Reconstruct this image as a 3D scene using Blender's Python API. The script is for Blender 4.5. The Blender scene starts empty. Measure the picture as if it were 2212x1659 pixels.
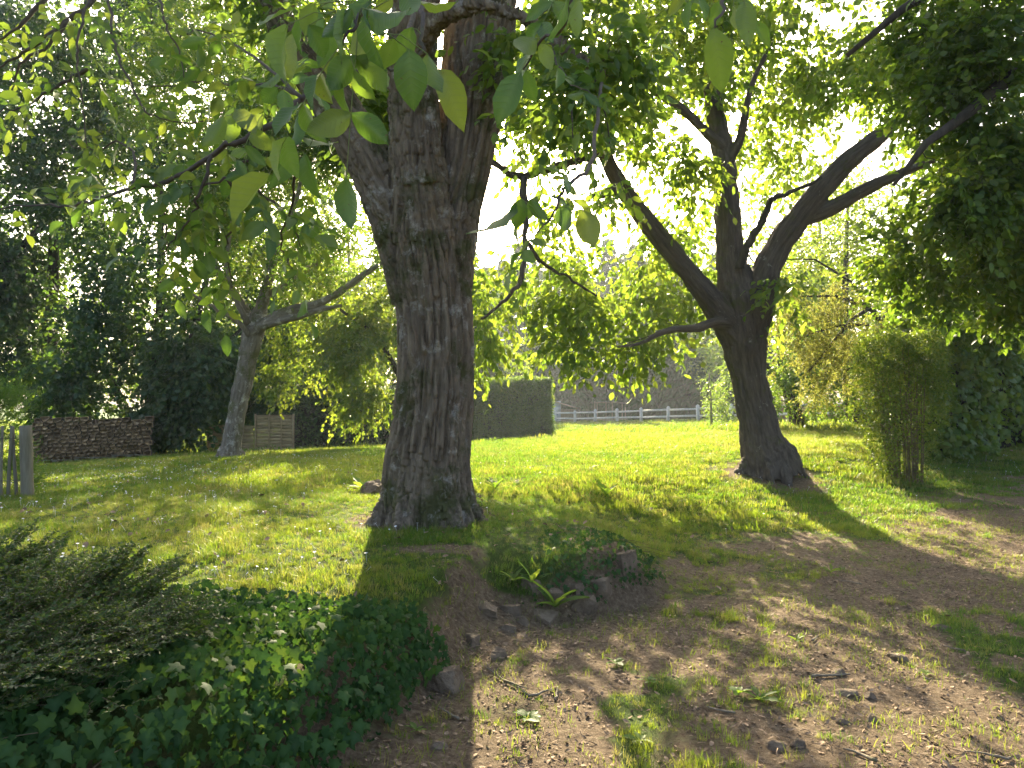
import bpy, math, random
import numpy as np
from mathutils import Vector, Matrix

# ------------------------------------------------------------------ camera, light, exposure
scn = bpy.context.scene
COL = scn.collection
EYE = 1.6
F, CX, CY = 1659.0, 1106.0, 829.5          # focal length and centre, in units of a 2212 px wide picture
PITCH = math.atan(50.5 / F)
cam_d = bpy.data.cameras.new('camera')
cam_d.sensor_width = 36.0
cam_d.lens = 27.0
cam_d.clip_start = 0.05
cam_d.clip_end = 2000.0
cam = bpy.data.objects.new('camera', cam_d)
COL.objects.link(cam)
cam.location = (0, 0, EYE)
cam.rotation_euler = (math.pi / 2 + PITCH, 0, 0)
scn.camera = cam

SUN_EL, SUN_AZ = math.radians(27.0), math.radians(-2.9)   # azimuth from +Y, clockwise positive
sun_dir = Vector((math.sin(SUN_AZ) * math.cos(SUN_EL), math.cos(SUN_AZ) * math.cos(SUN_EL), math.sin(SUN_EL)))
world = bpy.data.worlds.new('World')
scn.world = world
world.use_nodes = True
wn, wl = world.node_tree.nodes, world.node_tree.links
wn.clear()
sky = wn.new('ShaderNodeTexSky')
sky.sky_type = 'NISHITA'
sky.sun_disc = False
sky.sun_elevation = SUN_EL
sky.sun_rotation = SUN_AZ
sky.air_density = 0.8
sky.dust_density = 6.0
sky.ozone_density = 0.4
bg = wn.new('ShaderNodeBackground')
bg.inputs['Strength'].default_value = 0.115
wo = wn.new('ShaderNodeOutputWorld')
wl.new(sky.outputs[0], bg.inputs['Color'])
wl.new(bg.outputs[0], wo.inputs['Surface'])

sun_d = bpy.data.lights.new('sun', 'SUN')
sun_d.energy = 5.0
sun_d.angle = math.radians(0.5)
sun_d.color = (1.0, 0.85, 0.58)
sun = bpy.data.objects.new('sun', sun_d)
COL.objects.link(sun)
sun.rotation_euler = sun_dir.to_track_quat('Z', 'Y').to_euler()
sun.location = (0, 0, 40)

scn.view_settings.view_transform = 'Standard'
scn.view_settings.look = 'None'
scn.view_settings.gamma = 1.0
scn.view_settings.use_curve_mapping = False
scn.view_settings.exposure = 2.2
cy = scn.cycles
HAZE = 0.0006                                # density of the air's haze
cy.max_bounces = 7
cy.diffuse_bounces = 4
cy.glossy_bounces = 2
cy.transmission_bounces = 5
cy.transparent_max_bounces = 4
cy.volume_bounces = 0
cy.sample_clamp_indirect = 6.0
cy.use_denoising = True
cy.caustics_reflective = False
cy.caustics_refractive = False

rng = np.random.default_rng(7)
random.seed(7)

# ------------------------------------------------------------------ helpers
def P(x, y, d):
    """World point seen at picture position (x, y) at distance d along the ground."""
    rx, rz = (x - CX) / F, -(y - CY) / F
    c, s = math.cos(PITCH), math.sin(PITCH)
    Y = c - rz * s
    Z = s + rz * c
    return np.array((rx / Y * d, d, EYE + Z / Y * d))

def unit(v):
    v = np.asarray(v, float)
    return v / np.maximum(np.linalg.norm(v, axis=-1, keepdims=True), 1e-9)

def smooth(a, b, x):
    t = np.clip((x - a) / (b - a), 0, 1)
    return t * t * (3 - 2 * t)

def _hash(ix, iy, iz, k=0):
    h = (ix.astype(np.int64) * 374761393 + iy.astype(np.int64) * 668265263 + iz.astype(np.int64) * 2147483647 + k * 974711) & 0xFFFFFFFF
    h = ((h ^ (h >> 13)) * 1274126177) & 0xFFFFFFFF
    h = ((h ^ (h >> 16)) * 2246822519) & 0xFFFFFFFF
    return ((h ^ (h >> 15)) & 0xFFFFFF) / float(0xFFFFFF)

def vnoise(p, seed=0):
    """Smooth value noise in -1..1, p is (n,3)."""
    p = np.asarray(p, float)
    i = np.floor(p).astype(np.int64)
    f = p - i
    u = f * f * (3 - 2 * f)
    r = 0
    for dx in (0, 1):
        for dy in (0, 1):
            for dz in (0, 1):
                w = (u[:, 0] if dx else 1 - u[:, 0]) * (u[:, 1] if dy else 1 - u[:, 1]) * (u[:, 2] if dz else 1 - u[:, 2])
                r = r + w * _hash(i[:, 0] + dx, i[:, 1] + dy, i[:, 2] + dz, seed)
    return r * 2 - 1

def fbm(p, octaves=3, seed=0):
    r, a = 0, 1.0
    for k in range(octaves):
        r = r + a * vnoise(p * 2.03 ** k + 17.3 * k, seed + k)
        a *= 0.5
    return r

def worley(p, seed=0):
    i = np.floor(p).astype(np.int64)
    f1 = np.full(len(p), 9.0)
    f2 = np.full(len(p), 9.0)
    for dx in (-1, 0, 1):
        for dy in (-1, 0, 1):
            for dz in (-1, 0, 1):
                c = i + np.array((dx, dy, dz))
                q = c + np.stack([_hash(c[:, 0], c[:, 1], c[:, 2], seed + k) for k in (1, 2, 3)], 1)
                d = np.linalg.norm(q - p, axis=1)
                f2 = np.minimum(f2, np.maximum(f1, d))
                f1 = np.minimum(f1, d)
    return f1, f2

def mesh_np(name, verts, polys, mat=None, smooth_shade=True, tint=None):
    """Mesh from a vertex array and polygon arrays (each (n,k)); several k allowed as a list."""
    me = bpy.data.meshes.new(name)
    verts = np.asarray(verts, np.float32)
    if not isinstance(polys, list):
        polys = [polys]
    polys = [np.asarray(q, np.int32) for q in polys if len(q)]
    me.vertices.add(len(verts))
    me.vertices.foreach_set('co', verts.ravel())
    loops = np.concatenate([q.ravel() for q in polys])
    tot = np.concatenate([np.full(len(q), q.shape[1], np.int32) for q in polys])
    start = np.concatenate([[0], np.cumsum(tot)[:-1]]).astype(np.int32)
    me.loops.add(len(loops))
    me.loops.foreach_set('vertex_index', loops)
    me.polygons.add(len(tot))
    me.polygons.foreach_set('loop_start', start)
    me.polygons.foreach_set('loop_total', tot)
    if smooth_shade:
        me.polygons.foreach_set('use_smooth', np.ones(len(tot), bool))
    if tint is not None:
        a = me.attributes.new('tint', 'FLOAT', 'POINT')
        a.data.foreach_set('value', np.asarray(tint, np.float32))
    me.update(calc_edges=True)
    me.validate()
    if mat is not None:
        me.materials.append(mat)
    return me

def link(name, me, parent=None, kind=None, mat=None):
    o = bpy.data.objects.new(name, me)
    COL.objects.link(o)
    if parent is not None:
        o.parent = parent
        o.location = -Vector(parent['base'])          # geometry is given in world coordinates
    if kind:
        o['kind'] = kind
    return o

def thing(name, label, cat, base, group=None):
    o = bpy.data.objects.new(name, None)
    o.empty_display_size = 0.2
    COL.objects.link(o)
    o.location = Vector([float(c) for c in base])
    o['base'] = [float(c) for c in base]
    o['label'] = label
    o['category'] = cat
    if group:
        o['group'] = group
    return o

def tag(o, label, cat, group=None):
    o['label'] = label
    o['category'] = cat
    if group:
        o['group'] = group
    return o

class Mesh:
    """Collects boxes, tubes and prisms into one mesh."""
    def __init__(s):
        s.v, s.f, s.n = [], {}, 0
    def add(s, v, faces):
        for q in faces:
            q = np.asarray(q)
            if q.size:
                s.f.setdefault(q.shape[1], []).append(q + s.n)
        s.v.append(np.asarray(v, float))
        s.n += len(v)
        return s
    def tube(s, pts, rad, sides=6, cap=True):
        pts = np.asarray(pts, float)
        n = len(pts)
        rad = np.broadcast_to(np.asarray(rad, float), (n,))
        t = unit(np.gradient(pts, axis=0))
        ref = np.array((0.0, 1.0, 0.0)) if abs(t[0, 1]) < 0.8 else np.array((1.0, 0, 0))
        ns = []
        a = ref
        for k in range(n):
            a = a - t[k] * a.dot(t[k])
            a = a / max(np.linalg.norm(a), 1e-9)
            ns.append(a)
        ns = np.array(ns)
        bs = np.cross(t, ns)
        ang = np.arange(sides) * 2 * np.pi / sides
        ring = ns[:, None] * np.cos(ang)[None, :, None] + bs[:, None] * np.sin(ang)[None, :, None]
        v = (pts[:, None] + ring * rad[:, None, None]).reshape(-1, 3)
        k = np.arange(n - 1)[:, None] * sides
        j = np.arange(sides)[None]
        j2 = (j + 1) % sides
        q = np.stack([k + j, k + j2, k + sides + j2, k + sides + j], -1).reshape(-1, 4)
        faces = [q]
        if cap:
            faces.append(np.array([list(range(sides))[::-1], [(n - 1) * sides + c for c in range(sides)]]))
        return s.add(v, faces)
    def box(s, c, size, ax=None, taper=1.0):
        """Box centred at c, axes ax (3x3 rows), small bevel by an inset top and bottom ring."""
        ax = np.eye(3) if ax is None else np.asarray(ax, float)
        h = np.asarray(size, float) / 2
        b = min(h) * 0.18
        rings = []
        for z, ins in ((-h[2], b), (-h[2] + b, 0), (h[2] - b, 0), (h[2], b)):
            for sx, sy in ((-1, -1), (1, -1), (1, 1), (-1, 1)):
                rings.append((sx * (h[0] - ins), sy * (h[1] - ins), z))
        v = np.array(rings) @ ax + np.asarray(c, float)
        q = [[0, 3, 2, 1], [12, 13, 14, 15]]
        for r in range(3):
            for j in range(4):
                q.append([r * 4 + j, r * 4 + (j + 1) % 4, r * 4 + 4 + (j + 1) % 4, r * 4 + 4 + j])
        return s.add(v, [np.array(q)])
    def mesh(s, name, mat, smooth_shade=True, tint=None):
        v = np.concatenate(s.v)
        return mesh_np(name, v, [np.concatenate(q) for q in s.f.values()], mat, smooth_shade, tint)

# ------------------------------------------------------------------ materials
def mat_new(name):
    m = bpy.data.materials.new(name)
    m.use_nodes = True
    nt = m.node_tree
    nt.nodes.clear()
    out = nt.nodes.new('ShaderNodeOutputMaterial')
    return m, nt, out

def N(nt, kind, **kw):
    n = nt.nodes.new('ShaderNode' + kind)
    for k, v in kw.items():
        if k in n.inputs:
            n.inputs[k].default_value = v
        else:
            setattr(n, k, v)
    return n

def ramp(nt, fac, stops):
    r = nt.nodes.new('ShaderNodeValToRGB')
    e = r.color_ramp.elements
    while len(e) < len(stops):
        e.new(0.5)
    for el, (p, c) in zip(e, stops):
        el.position = p
        el.color = (*c, 1)
    nt.links.new(fac, r.inputs['Fac'])
    return r.outputs['Color']

def leaf_mat(name, cols, trans, tfac=0.45, rough=0.45, spec=0.35, per_object=False, veins=False, rib=0):
    """Leaf: surface colour from a per-leaf tint, light let through from behind."""
    m, nt, out = mat_new(name)
    L = nt.links.new
    if per_object:
        t = N(nt, 'ObjectInfo').outputs['Random']
    else:
        t = N(nt, 'Attribute', attribute_name='tint').outputs['Fac']
    k = len(cols)
    c1 = ramp(nt, t, [(i / max(k - 1, 1), c) for i, c in enumerate(cols)])
    c2 = ramp(nt, t, [(i / max(k - 1, 1), c) for i, c in enumerate(trans)])
    p = N(nt, 'BsdfPrincipled', Roughness=rough)
    p.inputs['Specular IOR Level'].default_value = spec
    tr = N(nt, 'BsdfTranslucent')
    if veins:
        at = N(nt, 'Attribute', attribute_name='vein')
        mx = N(nt, 'MixRGB', blend_type='MIX')
        mx.inputs['Color2'].default_value = veins + (1,)
        L(at.outputs['Fac'], mx.inputs['Fac'])
        L(c1, mx.inputs['Color1'])
        c1 = mx.outputs['Color']
    if veins and per_object and rib:
        sp = N(nt, 'SeparateXYZ')
        L(N(nt, 'TexCoord').outputs['Object'], sp.inputs[0])
        ab = N(nt, 'Math', operation='ABSOLUTE')
        L(sp.outputs['X'], ab.inputs[0])
        ma = N(nt, 'Math', operation='MULTIPLY_ADD')
        L(ab.outputs[0], ma.inputs[0])
        ma.inputs[1].default_value = -0.75
        L(sp.outputs['Y'], ma.inputs[2])
        mu = N(nt, 'Math', operation='MULTIPLY')
        L(ma.outputs[0], mu.inputs[0])
        mu.inputs[1].default_value = rib
        pp = N(nt, 'Math', operation='PINGPONG')
        L(mu.outputs[0], pp.inputs[0])
        pp.inputs[1].default_value = 0.5
        mr = N(nt, 'MapRange')
        mr.inputs['From Min'].default_value = 0.0
        mr.inputs['From Max'].default_value = 0.13
        mr.inputs['To Min'].default_value = 0.45
        mr.inputs['To Max'].default_value = 0.0
        L(pp.outputs[0], mr.inputs['Value'])
        m2 = N(nt, 'MixRGB')
        m2.inputs['Color2'].default_value = veins + (1,)
        L(mr.outputs[0], m2.inputs['Fac'])
        L(c1, m2.inputs['Color1'])
        c1 = m2.outputs['Color']
        m3 = N(nt, 'MixRGB', blend_type='MULTIPLY')
        m3.inputs['Color2'].default_value = (.62, .66, .6, 1)
        L(mr.outputs[0], m3.inputs['Fac'])
        L(c2, m3.inputs['Color1'])
        c2 = m3.outputs['Color']
        # brown flecks
        tn = N(nt, 'TexNoise', Scale=9.0, Detail=3)
        ad = N(nt, 'VectorMath', operation='ADD')
        L(N(nt, 'TexCoord').outputs['Object'], ad.inputs[0])
        cmb = N(nt, 'CombineXYZ')
        ms = N(nt, 'Math', operation='MULTIPLY')
        L(N(nt, 'ObjectInfo').outputs['Random'], ms.inputs[0])
        ms.inputs[1].default_value = 40.0
        L(ms.outputs[0], cmb.inputs['Z'])
        L(cmb.outputs[0], ad.inputs[1])
        L(ad.outputs[0], tn.inputs['Vector'])
        mf = N(nt, 'MapRange')
        mf.inputs['From Min'].default_value = 0.70
        mf.inputs['From Max'].default_value = 0.74
        L(tn.outputs['Fac'], mf.inputs['Value'])
        for q in (1, 2):
            m4 = N(nt, 'MixRGB')
            m4.inputs['Color2'].default_value = (.12, .08, .04, 1)
            L(mf.outputs[0], m4.inputs['Fac'])
            L(c1 if q == 1 else c2, m4.inputs['Color1'])
            if q == 1: c1 = m4.outputs['Color']
            else: c2 = m4.outputs['Color']
        bp = N(nt, 'Bump', Strength=0.35, Distance=0.01)
        L(mr.outputs[0], bp.inputs['Height'])
        L(bp.outputs[0], p.inputs['Normal'])
    L(c1, p.inputs['Base Color'])
    L(c2, tr.inputs['Color'])
    mix = N(nt, 'MixShader')
    mix.inputs['Fac'].default_value = tfac
    L(p.outputs[0], mix.inputs[1])
    L(tr.outputs[0], mix.inputs[2])
    L(mix.outputs[0], out.inputs['Surface'])
    return m

def bark_mat(name, c_lo, c_hi, moss=None, lichen=None, scale=1.0, bump=0.6, attr=True, moss_at=0.62, lichen_at=0.7):
    m, nt, out = mat_new(name)
    L = nt.links.new
    if attr:
        co = N(nt, 'Attribute', attribute_name='bark_co').outputs['Vector']
    else:
        mp = N(nt, 'Mapping')
        mp.inputs['Scale'].default_value = (1, 1, 0.25)
        L(N(nt, 'TexCoord').outputs['Object'], mp.inputs['Vector'])
        co = mp.outputs['Vector']
    geo = N(nt, 'TexCoord').outputs['Object']
    n1 = N(nt, 'TexNoise', Scale=22 * scale, Detail=6, Roughness=0.7)
    L(co, n1.inputs['Vector'])
    n2 = N(nt, 'TexNoise', Scale=75 * scale, Detail=5, Roughness=0.7)
    L(co, n2.inputs['Vector'])
    col = ramp(nt, n1.outputs['Fac'], [(0.3, c_lo), (0.52, tuple((a + b) / 2 for a, b in zip(c_lo, c_hi))), (0.75, c_hi)])
    for tint_c, at, sc in ((moss, moss_at, 2.3), (lichen, lichen_at, 5.0)):
        if tint_c is None:
            continue
        nm = N(nt, 'TexNoise', Scale=sc, Detail=6, Roughness=0.72)
        L(geo, nm.inputs['Vector'])
        r = nt.nodes.new('ShaderNodeValToRGB')
        r.color_ramp.elements[0].position = at - 0.06
        r.color_ramp.elements[1].position = at + 0.05
        L(nm.outputs['Fac'], r.inputs['Fac'])
        mx = N(nt, 'MixRGB')
        mx.inputs['Color2'].default_value = (*tint_c, 1)
        L(r.outputs['Color'], mx.inputs['Fac'])
        L(col, mx.inputs['Color1'])
        col = mx.outputs['Color']
    p = N(nt, 'BsdfPrincipled', Roughness=0.9)
    p.inputs['Specular IOR Level'].default_value = 0.2
    L(col, p.inputs['Base Color'])
    b = N(nt, 'Bump', Strength=bump, Distance=0.012)
    add = N(nt, 'Math', operation='ADD')
    L(n1.outputs['Fac'], add.inputs[0])
    L(n2.outputs['Fac'], add.inputs[1])
    L(add.outputs[0], b.inputs['Height'])
    L(b.outputs[0], p.inputs['Normal'])
    L(p.outputs[0], out.inputs['Surface'])
    return m

def plain_mat(name, c_lo, c_hi, scale=8.0, stretch=(1, 1, 1), rough=0.85, bump=0.3, dist=0.01, per_object=0.0, spec=0.3):
    m, nt, out = mat_new(name)
    L = nt.links.new
    mp = N(nt, 'Mapping')
    mp.inputs['Scale'].default_value = stretch
    L(N(nt, 'TexCoord').outputs['Object'], mp.inputs['Vector'])
    n1 = N(nt, 'TexNoise', Scale=scale, Detail=7, Roughness=0.7)
    L(mp.outputs[0], n1.inputs['Vector'])
    col = ramp(nt, n1.outputs['Fac'], [(0.3, c_lo), (0.7, c_hi)])
    if per_object:
        oi = N(nt, 'ObjectInfo').outputs['Random']
        mr = N(nt, 'MapRange')
        mr.inputs['To Min'].default_value = 1 - per_object
        mr.inputs['To Max'].default_value = 1 + per_object
        L(oi, mr.inputs['Value'])
        hs = N(nt, 'HueSaturation')
        L(mr.outputs[0], hs.inputs['Value'])
        L(col, hs.inputs['Color'])
        col = hs.outputs['Color']
    p = N(nt, 'BsdfPrincipled', Roughness=rough)
    p.inputs['Specular IOR Level'].default_value = spec
    L(col, p.inputs['Base Color'])
    b = N(nt, 'Bump', Strength=bump, Distance=dist)
    L(n1.outputs['Fac'], b.inputs['Height'])
    L(b.outputs[0], p.inputs['Normal'])
    L(p.outputs[0], out.inputs['Surface'])
    return m

M = {}
M['walnut_leaf'] = leaf_mat('walnut_leaf', [(.035, .085, .03), (.05, .11, .032), (.07, .13, .035), (.085, .14, .03)],
                            [(.15, .29, .03), (.20, .36, .035), (.28, .43, .04), (.36, .44, .05)], 0.42, 0.38, 0.5, True, (.13, .19, .07), 9.0)
M['walnut_far'] = leaf_mat('walnut_leaf_small', [(.04, .095, .026), (.055, .12, .028), (.08, .135, .03)],
                           [(.17, .31, .035), (.24, .37, .035), (.34, .42, .045)], 0.45, 0.4, 0.4)
M['cherry_leaf'] = leaf_mat('cherry_leaf', [(.035, .08, .02), (.055, .11, .025), (.08, .13, .03)],
                            [(.20, .36, .03), (.32, .46, .035), (.46, .54, .05)], 0.48, 0.42, 0.4)
M['elm_leaf'] = leaf_mat('elm_leaf', [(.035, .075, .018), (.05, .10, .022), (.075, .12, .025)],
                         [(.16, .31, .02), (.24, .39, .03), (.38, .47, .03)], 0.45, 0.45, 0.35)
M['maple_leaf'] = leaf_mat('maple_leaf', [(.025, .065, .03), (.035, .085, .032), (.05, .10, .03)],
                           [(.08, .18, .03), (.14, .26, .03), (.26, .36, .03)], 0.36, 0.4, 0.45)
M['maple_lit'] = leaf_mat('maple_leaf_sunlit', [(.04, .09, .025), (.06, .12, .025), (.09, .14, .03)],
                          [(.20, .34, .03), (.32, .44, .035), (.44, .48, .04)], 0.45, 0.42, 0.4)  # brighter copy of the maple leaf, sunlight put into its colours
M['gold_leaf'] = leaf_mat('robinia_leaf', [(.04, .09, .025), (.06, .115, .03), (.10, .13, .03)],
                         [(.12, .25, .025), (.19, .32, .03), (.34, .38, .045)], 0.42, 0.5, 0.3)
M['blossom'] = leaf_mat('blossom_leaf', [(.09, .12, .03), (.13, .135, .04), (.07, .115, .028)],
                        [(.32, .38, .055), (.40, .39, .07), (.26, .38, .045)], 0.45, 0.6, 0.2)
M['orchard_leaf'] = leaf_mat('orchard_leaf', [(.035, .09, .03), (.05, .12, .03), (.08, .14, .035)],
                             [(.18, .34, .03), (.28, .42, .04), (.42, .5, .05)], 0.45, 0.45, 0.35)
M['needle'] = leaf_mat('conifer_needles', [(.016, .050, .014), (.042, .095, .024), (.10, .105, .05)],
                       [(.06, .14, .02), (.11, .21, .028), (.17, .16, .06)], 0.3, 0.6, 0.2)
M['hedge_leaf'] = leaf_mat('hedge_leaf', [(.04, .095, .024), (.055, .12, .028), (.08, .14, .03)],
                           [(.16, .3, .03), (.24, .38, .03), (.36, .44, .04)], 0.38, 0.45, 0.35)
M['vine_leaf'] = leaf_mat('vine_leaf', [(.055, .12, .026), (.08, .16, .03), (.11, .18, .034)],
                          [(.18, .32, .03), (.27, .42, .03), (.40, .48, .04)], 0.42, 0.42, 0.4)
M['vine_leaf_big'] = leaf_mat('vine_leaf_big', [(.055, .12, .028), (.08, .16, .03), (.115, .185, .034)],
                              [(.18, .33, .03), (.27, .42, .03), (.42, .5, .04)], 0.42, 0.4, 0.42, True)
M['bush_leaf'] = leaf_mat('bush_leaf', [(.04, .085, .022), (.058, .11, .025), (.09, .13, .03)],
                         [(.20, .34, .03), (.30, .42, .03), (.42, .48, .04)], 0.44, 0.45, 0.3)
M['cotoneaster_leaf'] = leaf_mat('cotoneaster_leaf', [(.024, .054, .014), (.036, .075, .018), (.056, .10, .022)],
                                 [(.10, .2, .03), (.18, .28, .03), (.28, .36, .04)], 0.25, 0.5, 0.3)
M['ivy_leaf'] = leaf_mat('ivy_leaf', [(.018, .048, .013), (.028, .07, .017), (.048, .10, .022)],
                         [(.08, .2, .03), (.12, .26, .03), (.22, .34, .03)], 0.22, 0.6, 0.1)
M['ivy_leaf_big'] = leaf_mat('ivy_leaf_big', [(.018, .048, .014), (.029, .072, .018), (.05, .105, .023)],
                             [(.08, .2, .03), (.12, .26, .03), (.22, .34, .03)], 0.22, 0.6, 0.12, True, (.07, .14, .06))
M['grass_blade'] = leaf_mat('grass_blade', [(.07, .13, .018), (.095, .155, .022), (.13, .17, .03), (.2, .18, .06)],
                            [(.25, .38, .022), (.31, .42, .025), (.39, .45, .035), (.44, .40, .10)], 0.47, 0.45, 0.35, True)
M['grass_deep'] = leaf_mat('grass_deep', [(.04, .10, .018), (.06, .125, .02), (.085, .14, .025), (.15, .15, .05)],
                           [(.17, .33, .02), (.21, .37, .024), (.28, .40, .03), (.38, .38, .09)], 0.45, 0.45, 0.3, True)
M['weed_leaf'] = leaf_mat('weed_leaf', [(.05, .12, .03), (.07, .14, .03), (.09, .16, .035)],
                          [(.24, .42, .03), (.32, .48, .04), (.40, .5, .05)], 0.45, 0.55, 0.2, True)
M['feather_leaf'] = leaf_mat('feathery_shrub_leaf', [(.05, .12, .03), (.065, .145, .032), (.08, .16, .035)],
                             [(.18, .34, .04), (.24, .4, .05), (.3, .44, .05)], 0.4, 0.5, 0.3)

M['walnut_bark'] = bark_mat('walnut_bark', (.075, .058, .040), (.31, .245, .175), (.085, .085, .035), (.36, .33, .28), 1.0, 0.9, True, 0.565, 0.615)
M['cherry_bark'] = bark_mat('cherry_bark', (.06, .05, .042), (.17, .14, .115), (.085, .09, .035), (.36, .35, .31), 0.8, 0.8, True, 0.62, 0.69)
M['grey_bark'] = bark_mat('grey_bark', (.10, .082, .06), (.30, .26, .20), (.11, .11, .045), (.46, .43, .36), 0.9, 1.0, True, 0.57, 0.60)
M['branch'] = bark_mat('branch_bark', (.06, .05, .04), (.15, .12, .095), (.10, .10, .05), None, 1.0, 0.4, False)
M['dark_branch'] = bark_mat('dark_branch_bark', (.035, .03, .025), (.10, .085, .07), (.06, .065, .03), None, 0.6, 0.4, False)
M['grey_branch'] = bark_mat('grey_branch_bark', (.12, .10, .075), (.28, .24, .18), (.13, .13, .05), None, 1.0, 0.4, False)
M['twig'] = plain_mat('twig', (.10, .08, .045), (.19, .16, .08), 20)
M['rachis'] = plain_mat('leaf_stalk', (.14, .2, .06), (.22, .26, .09), 20)
M['old_wood'] = plain_mat('weathered_wood', (.12, .11, .075), (.27, .24, .17), 14, (1, 1, .12), 0.85, 0.5, 0.01, 0.18)
M['panel_wood'] = plain_mat('panel_wood', (.29, .205, .11), (.50, .38, .23), 12, (.3, .3, 1), 0.8, 0.4, 0.006, 0.2)
M['white_paint'] = plain_mat('weathered_white_paint', (.32, .33, .33), (.70, .70, .68), 9, (1, 1, 1), 0.7, 0.3, 0.006, 0.06)
M['white_wall'] = plain_mat('white_wall', (.55, .55, .57), (.78, .77, .76), 3, (1, 1, 1), 0.85, 0.3, 0.01)
M['shed_wood'] = plain_mat('shed_wood', (.30, .22, .14), (.55, .43, .29), 8, (1, 1, .2), 0.85, 0.3, 0.01, 0.15)
M['roof_sheet'] = plain_mat('roof_sheet', (.20, .17, .14), (.36, .31, .26), 3, (1, 1, 1), 0.8, 0.3, 0.01)
M['log_end'] = plain_mat('split_log', (.32, .205, .105), (.62, .43, .24), 22, (1, 1, 1), 0.85, 0.5, 0.01, 0.38)
M['log_bark'] = plain_mat('log_bark', (.06, .05, .038), (.14, .115, .085), 18, (1, 1, 1), .9, .6, .01, .2)
M['stone'] = plain_mat('stone', (.095, .068, .045), (.23, .175, .12), 11, (1, 1, 1), 0.9, 1.0, 0.03, 0.2)
M['hedge_core'] = plain_mat('hedge_dark_core', (.02, .022, .012), (.05, .045, .028), 12, (1, 1, 1), 0.95, 1.0, 0.05)  # dark colour of the added light-blocking core inside the hedges
M['wire'] = plain_mat('wire', (.1, .09, .08), (.2, .18, .16), 30)
M['board'] = plain_mat('red_brown_board', (.20, .11, .07), (.34, .2, .13), 10, (1, 1, .15), 0.85, 0.3, 0.01, 0.15)
M['litter'] = plain_mat('dead_leaf', (.16, .10, .06), (.38, .27, .17), 15, (1, 1, 1), 0.85, 0.3, 0.004, 0.5)
M['daisy_petal'] = plain_mat('daisy_petal', (.72, .72, .74), (.82, .82, .82), 5, (1, 1, 1), 0.6, 0.0)
M['daisy_eye'] = plain_mat('daisy_eye', (.6, .42, .03), (.7, .5, .05), 5)

# ------------------------------------------------------------------ terrain
CTRL = [P(*c) for c in [
    (60, 1078, 9.5), (74, 1008, 21), (309, 989, 22.8), (495, 990, 16.5), (600, 977, 25), (915, 1120, 7.5), (900, 1240, 5.44),
    (750, 1310, 4.85), (1250, 1215, 5.9), (1195, 945, 32), (1020, 962, 29), (1203, 915.5, 67), (1509, 913.5, 50), (1660, 1005, 13),
    (1725, 930, 22), (1860, 930, 22), (1930, 975, 14), (2212, 962, 16), (400, 1180, 6.36), (0, 1200, 5.96), (0, 1500, 3.2),
    (1900, 905, 46), (860, 968, 27)]]
CTRL += [np.array(c) for c in [(-4, -4, .4), (-20, 0, .5), (0, -20, .0), (20, 0, .5), (14, 10, .6), (-30, 25, -.1), (-30, 70, .2), (0, 140, .8),
                               (-120, 100, .6), (120, 100, 1.2), (60, 30, 1.2), (-120, 0, .5), (120, 0, 1), (0, -60, 0), (30, 60, 1.1)]]
CTRL = np.array(CTRL)
def _U(r2):
    return np.where(r2 > 1e-9, r2 * np.log(np.maximum(r2, 1e-9)), 0) * 0.5
_n = len(CTRL)
_K = _U(((CTRL[:, None, :2] - CTRL[None, :, :2]) ** 2).sum(-1)) + np.eye(_n) * 0.02
_Pm = np.c_[np.ones(_n), CTRL[:, :2]]
_A = np.block([[_K, _Pm], [_Pm.T, np.zeros((3, 3))]])
_W = np.linalg.solve(_A, np.r_[CTRL[:, 2], 0, 0, 0])

BANK = np.array([(-3.2, 0.4), (-2.3, 1.4), (-1.6, 2.3), (-1.1, 3.0), (-.80, 3.5), (-.63, 4.05), (-.45, 4.6), (-.30, 5.2), (.08, 5.72), (.51, 5.9),
                 (1.15, 6.4), (1.6, 7.4), (2.9, 9.7), (4.5, 11.4), (8, 13.2), (20, 16), (60, 20)])
def bank_s(x, y):
    """Signed distance to the foot of the bank, positive on the lawn side."""
    p = np.stack([x, y], -1)
    best = np.full(len(p), 1e9)
    sg = np.ones(len(p))
    for a, b in zip(BANK[:-1], BANK[1:]):
        e = b - a
        t = np.clip(((p - a) @ e) / (e @ e), 0, 1)
        w = p - (a + t[:, None] * e)
        d = np.linalg.norm(w, axis=1)
        cr = e[0] * w[:, 1] - e[1] * w[:, 0]
        m = d < best
        sg = np.where(m, np.sign(cr), sg)
        best = np.minimum(d, best)
    return best * sg

def gz(x, y):
    x = np.atleast_1d(np.asarray(x, float))
    y = np.atleast_1d(np.asarray(y, float))
    z = np.zeros(len(x))
    for i in range(0, len(x), 20000):
        q = np.stack([x[i:i + 20000], y[i:i + 20000]], -1)
        z[i:i + 20000] = _U(((q[:, None] - CTRL[None, :, :2]) ** 2).sum(-1)) @ _W[:_n] + _W[_n] + q @ _W[_n + 1:]
    z = np.clip(z, -0.6, 1.6)
    zp = 0.05 * np.maximum(0, y - 8.5)
    zp = np.minimum(zp, z)
    s = bank_s(x, y)
    wd = 0.30 + 2.6 * smooth(6.4, 9.5, y) + .55 * np.exp(-((x + .08) / .28) ** 2) * smooth(4.9, 5.4, y)
    w = smooth(-0.05 - wd * 0.15, wd, s)
    z = zp + (z - zp) * w
    p3 = np.stack([x, y, 0 * x], -1)
    near = np.exp(-np.maximum(0, np.hypot(x, y) - 8) / 10)
    return z + 0.018 * fbm(p3 * 1.3, 2, 3) * near + 0.010 * fbm(p3 * 7, 2, 5) * near * (1 - 0.5 * w)

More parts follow.
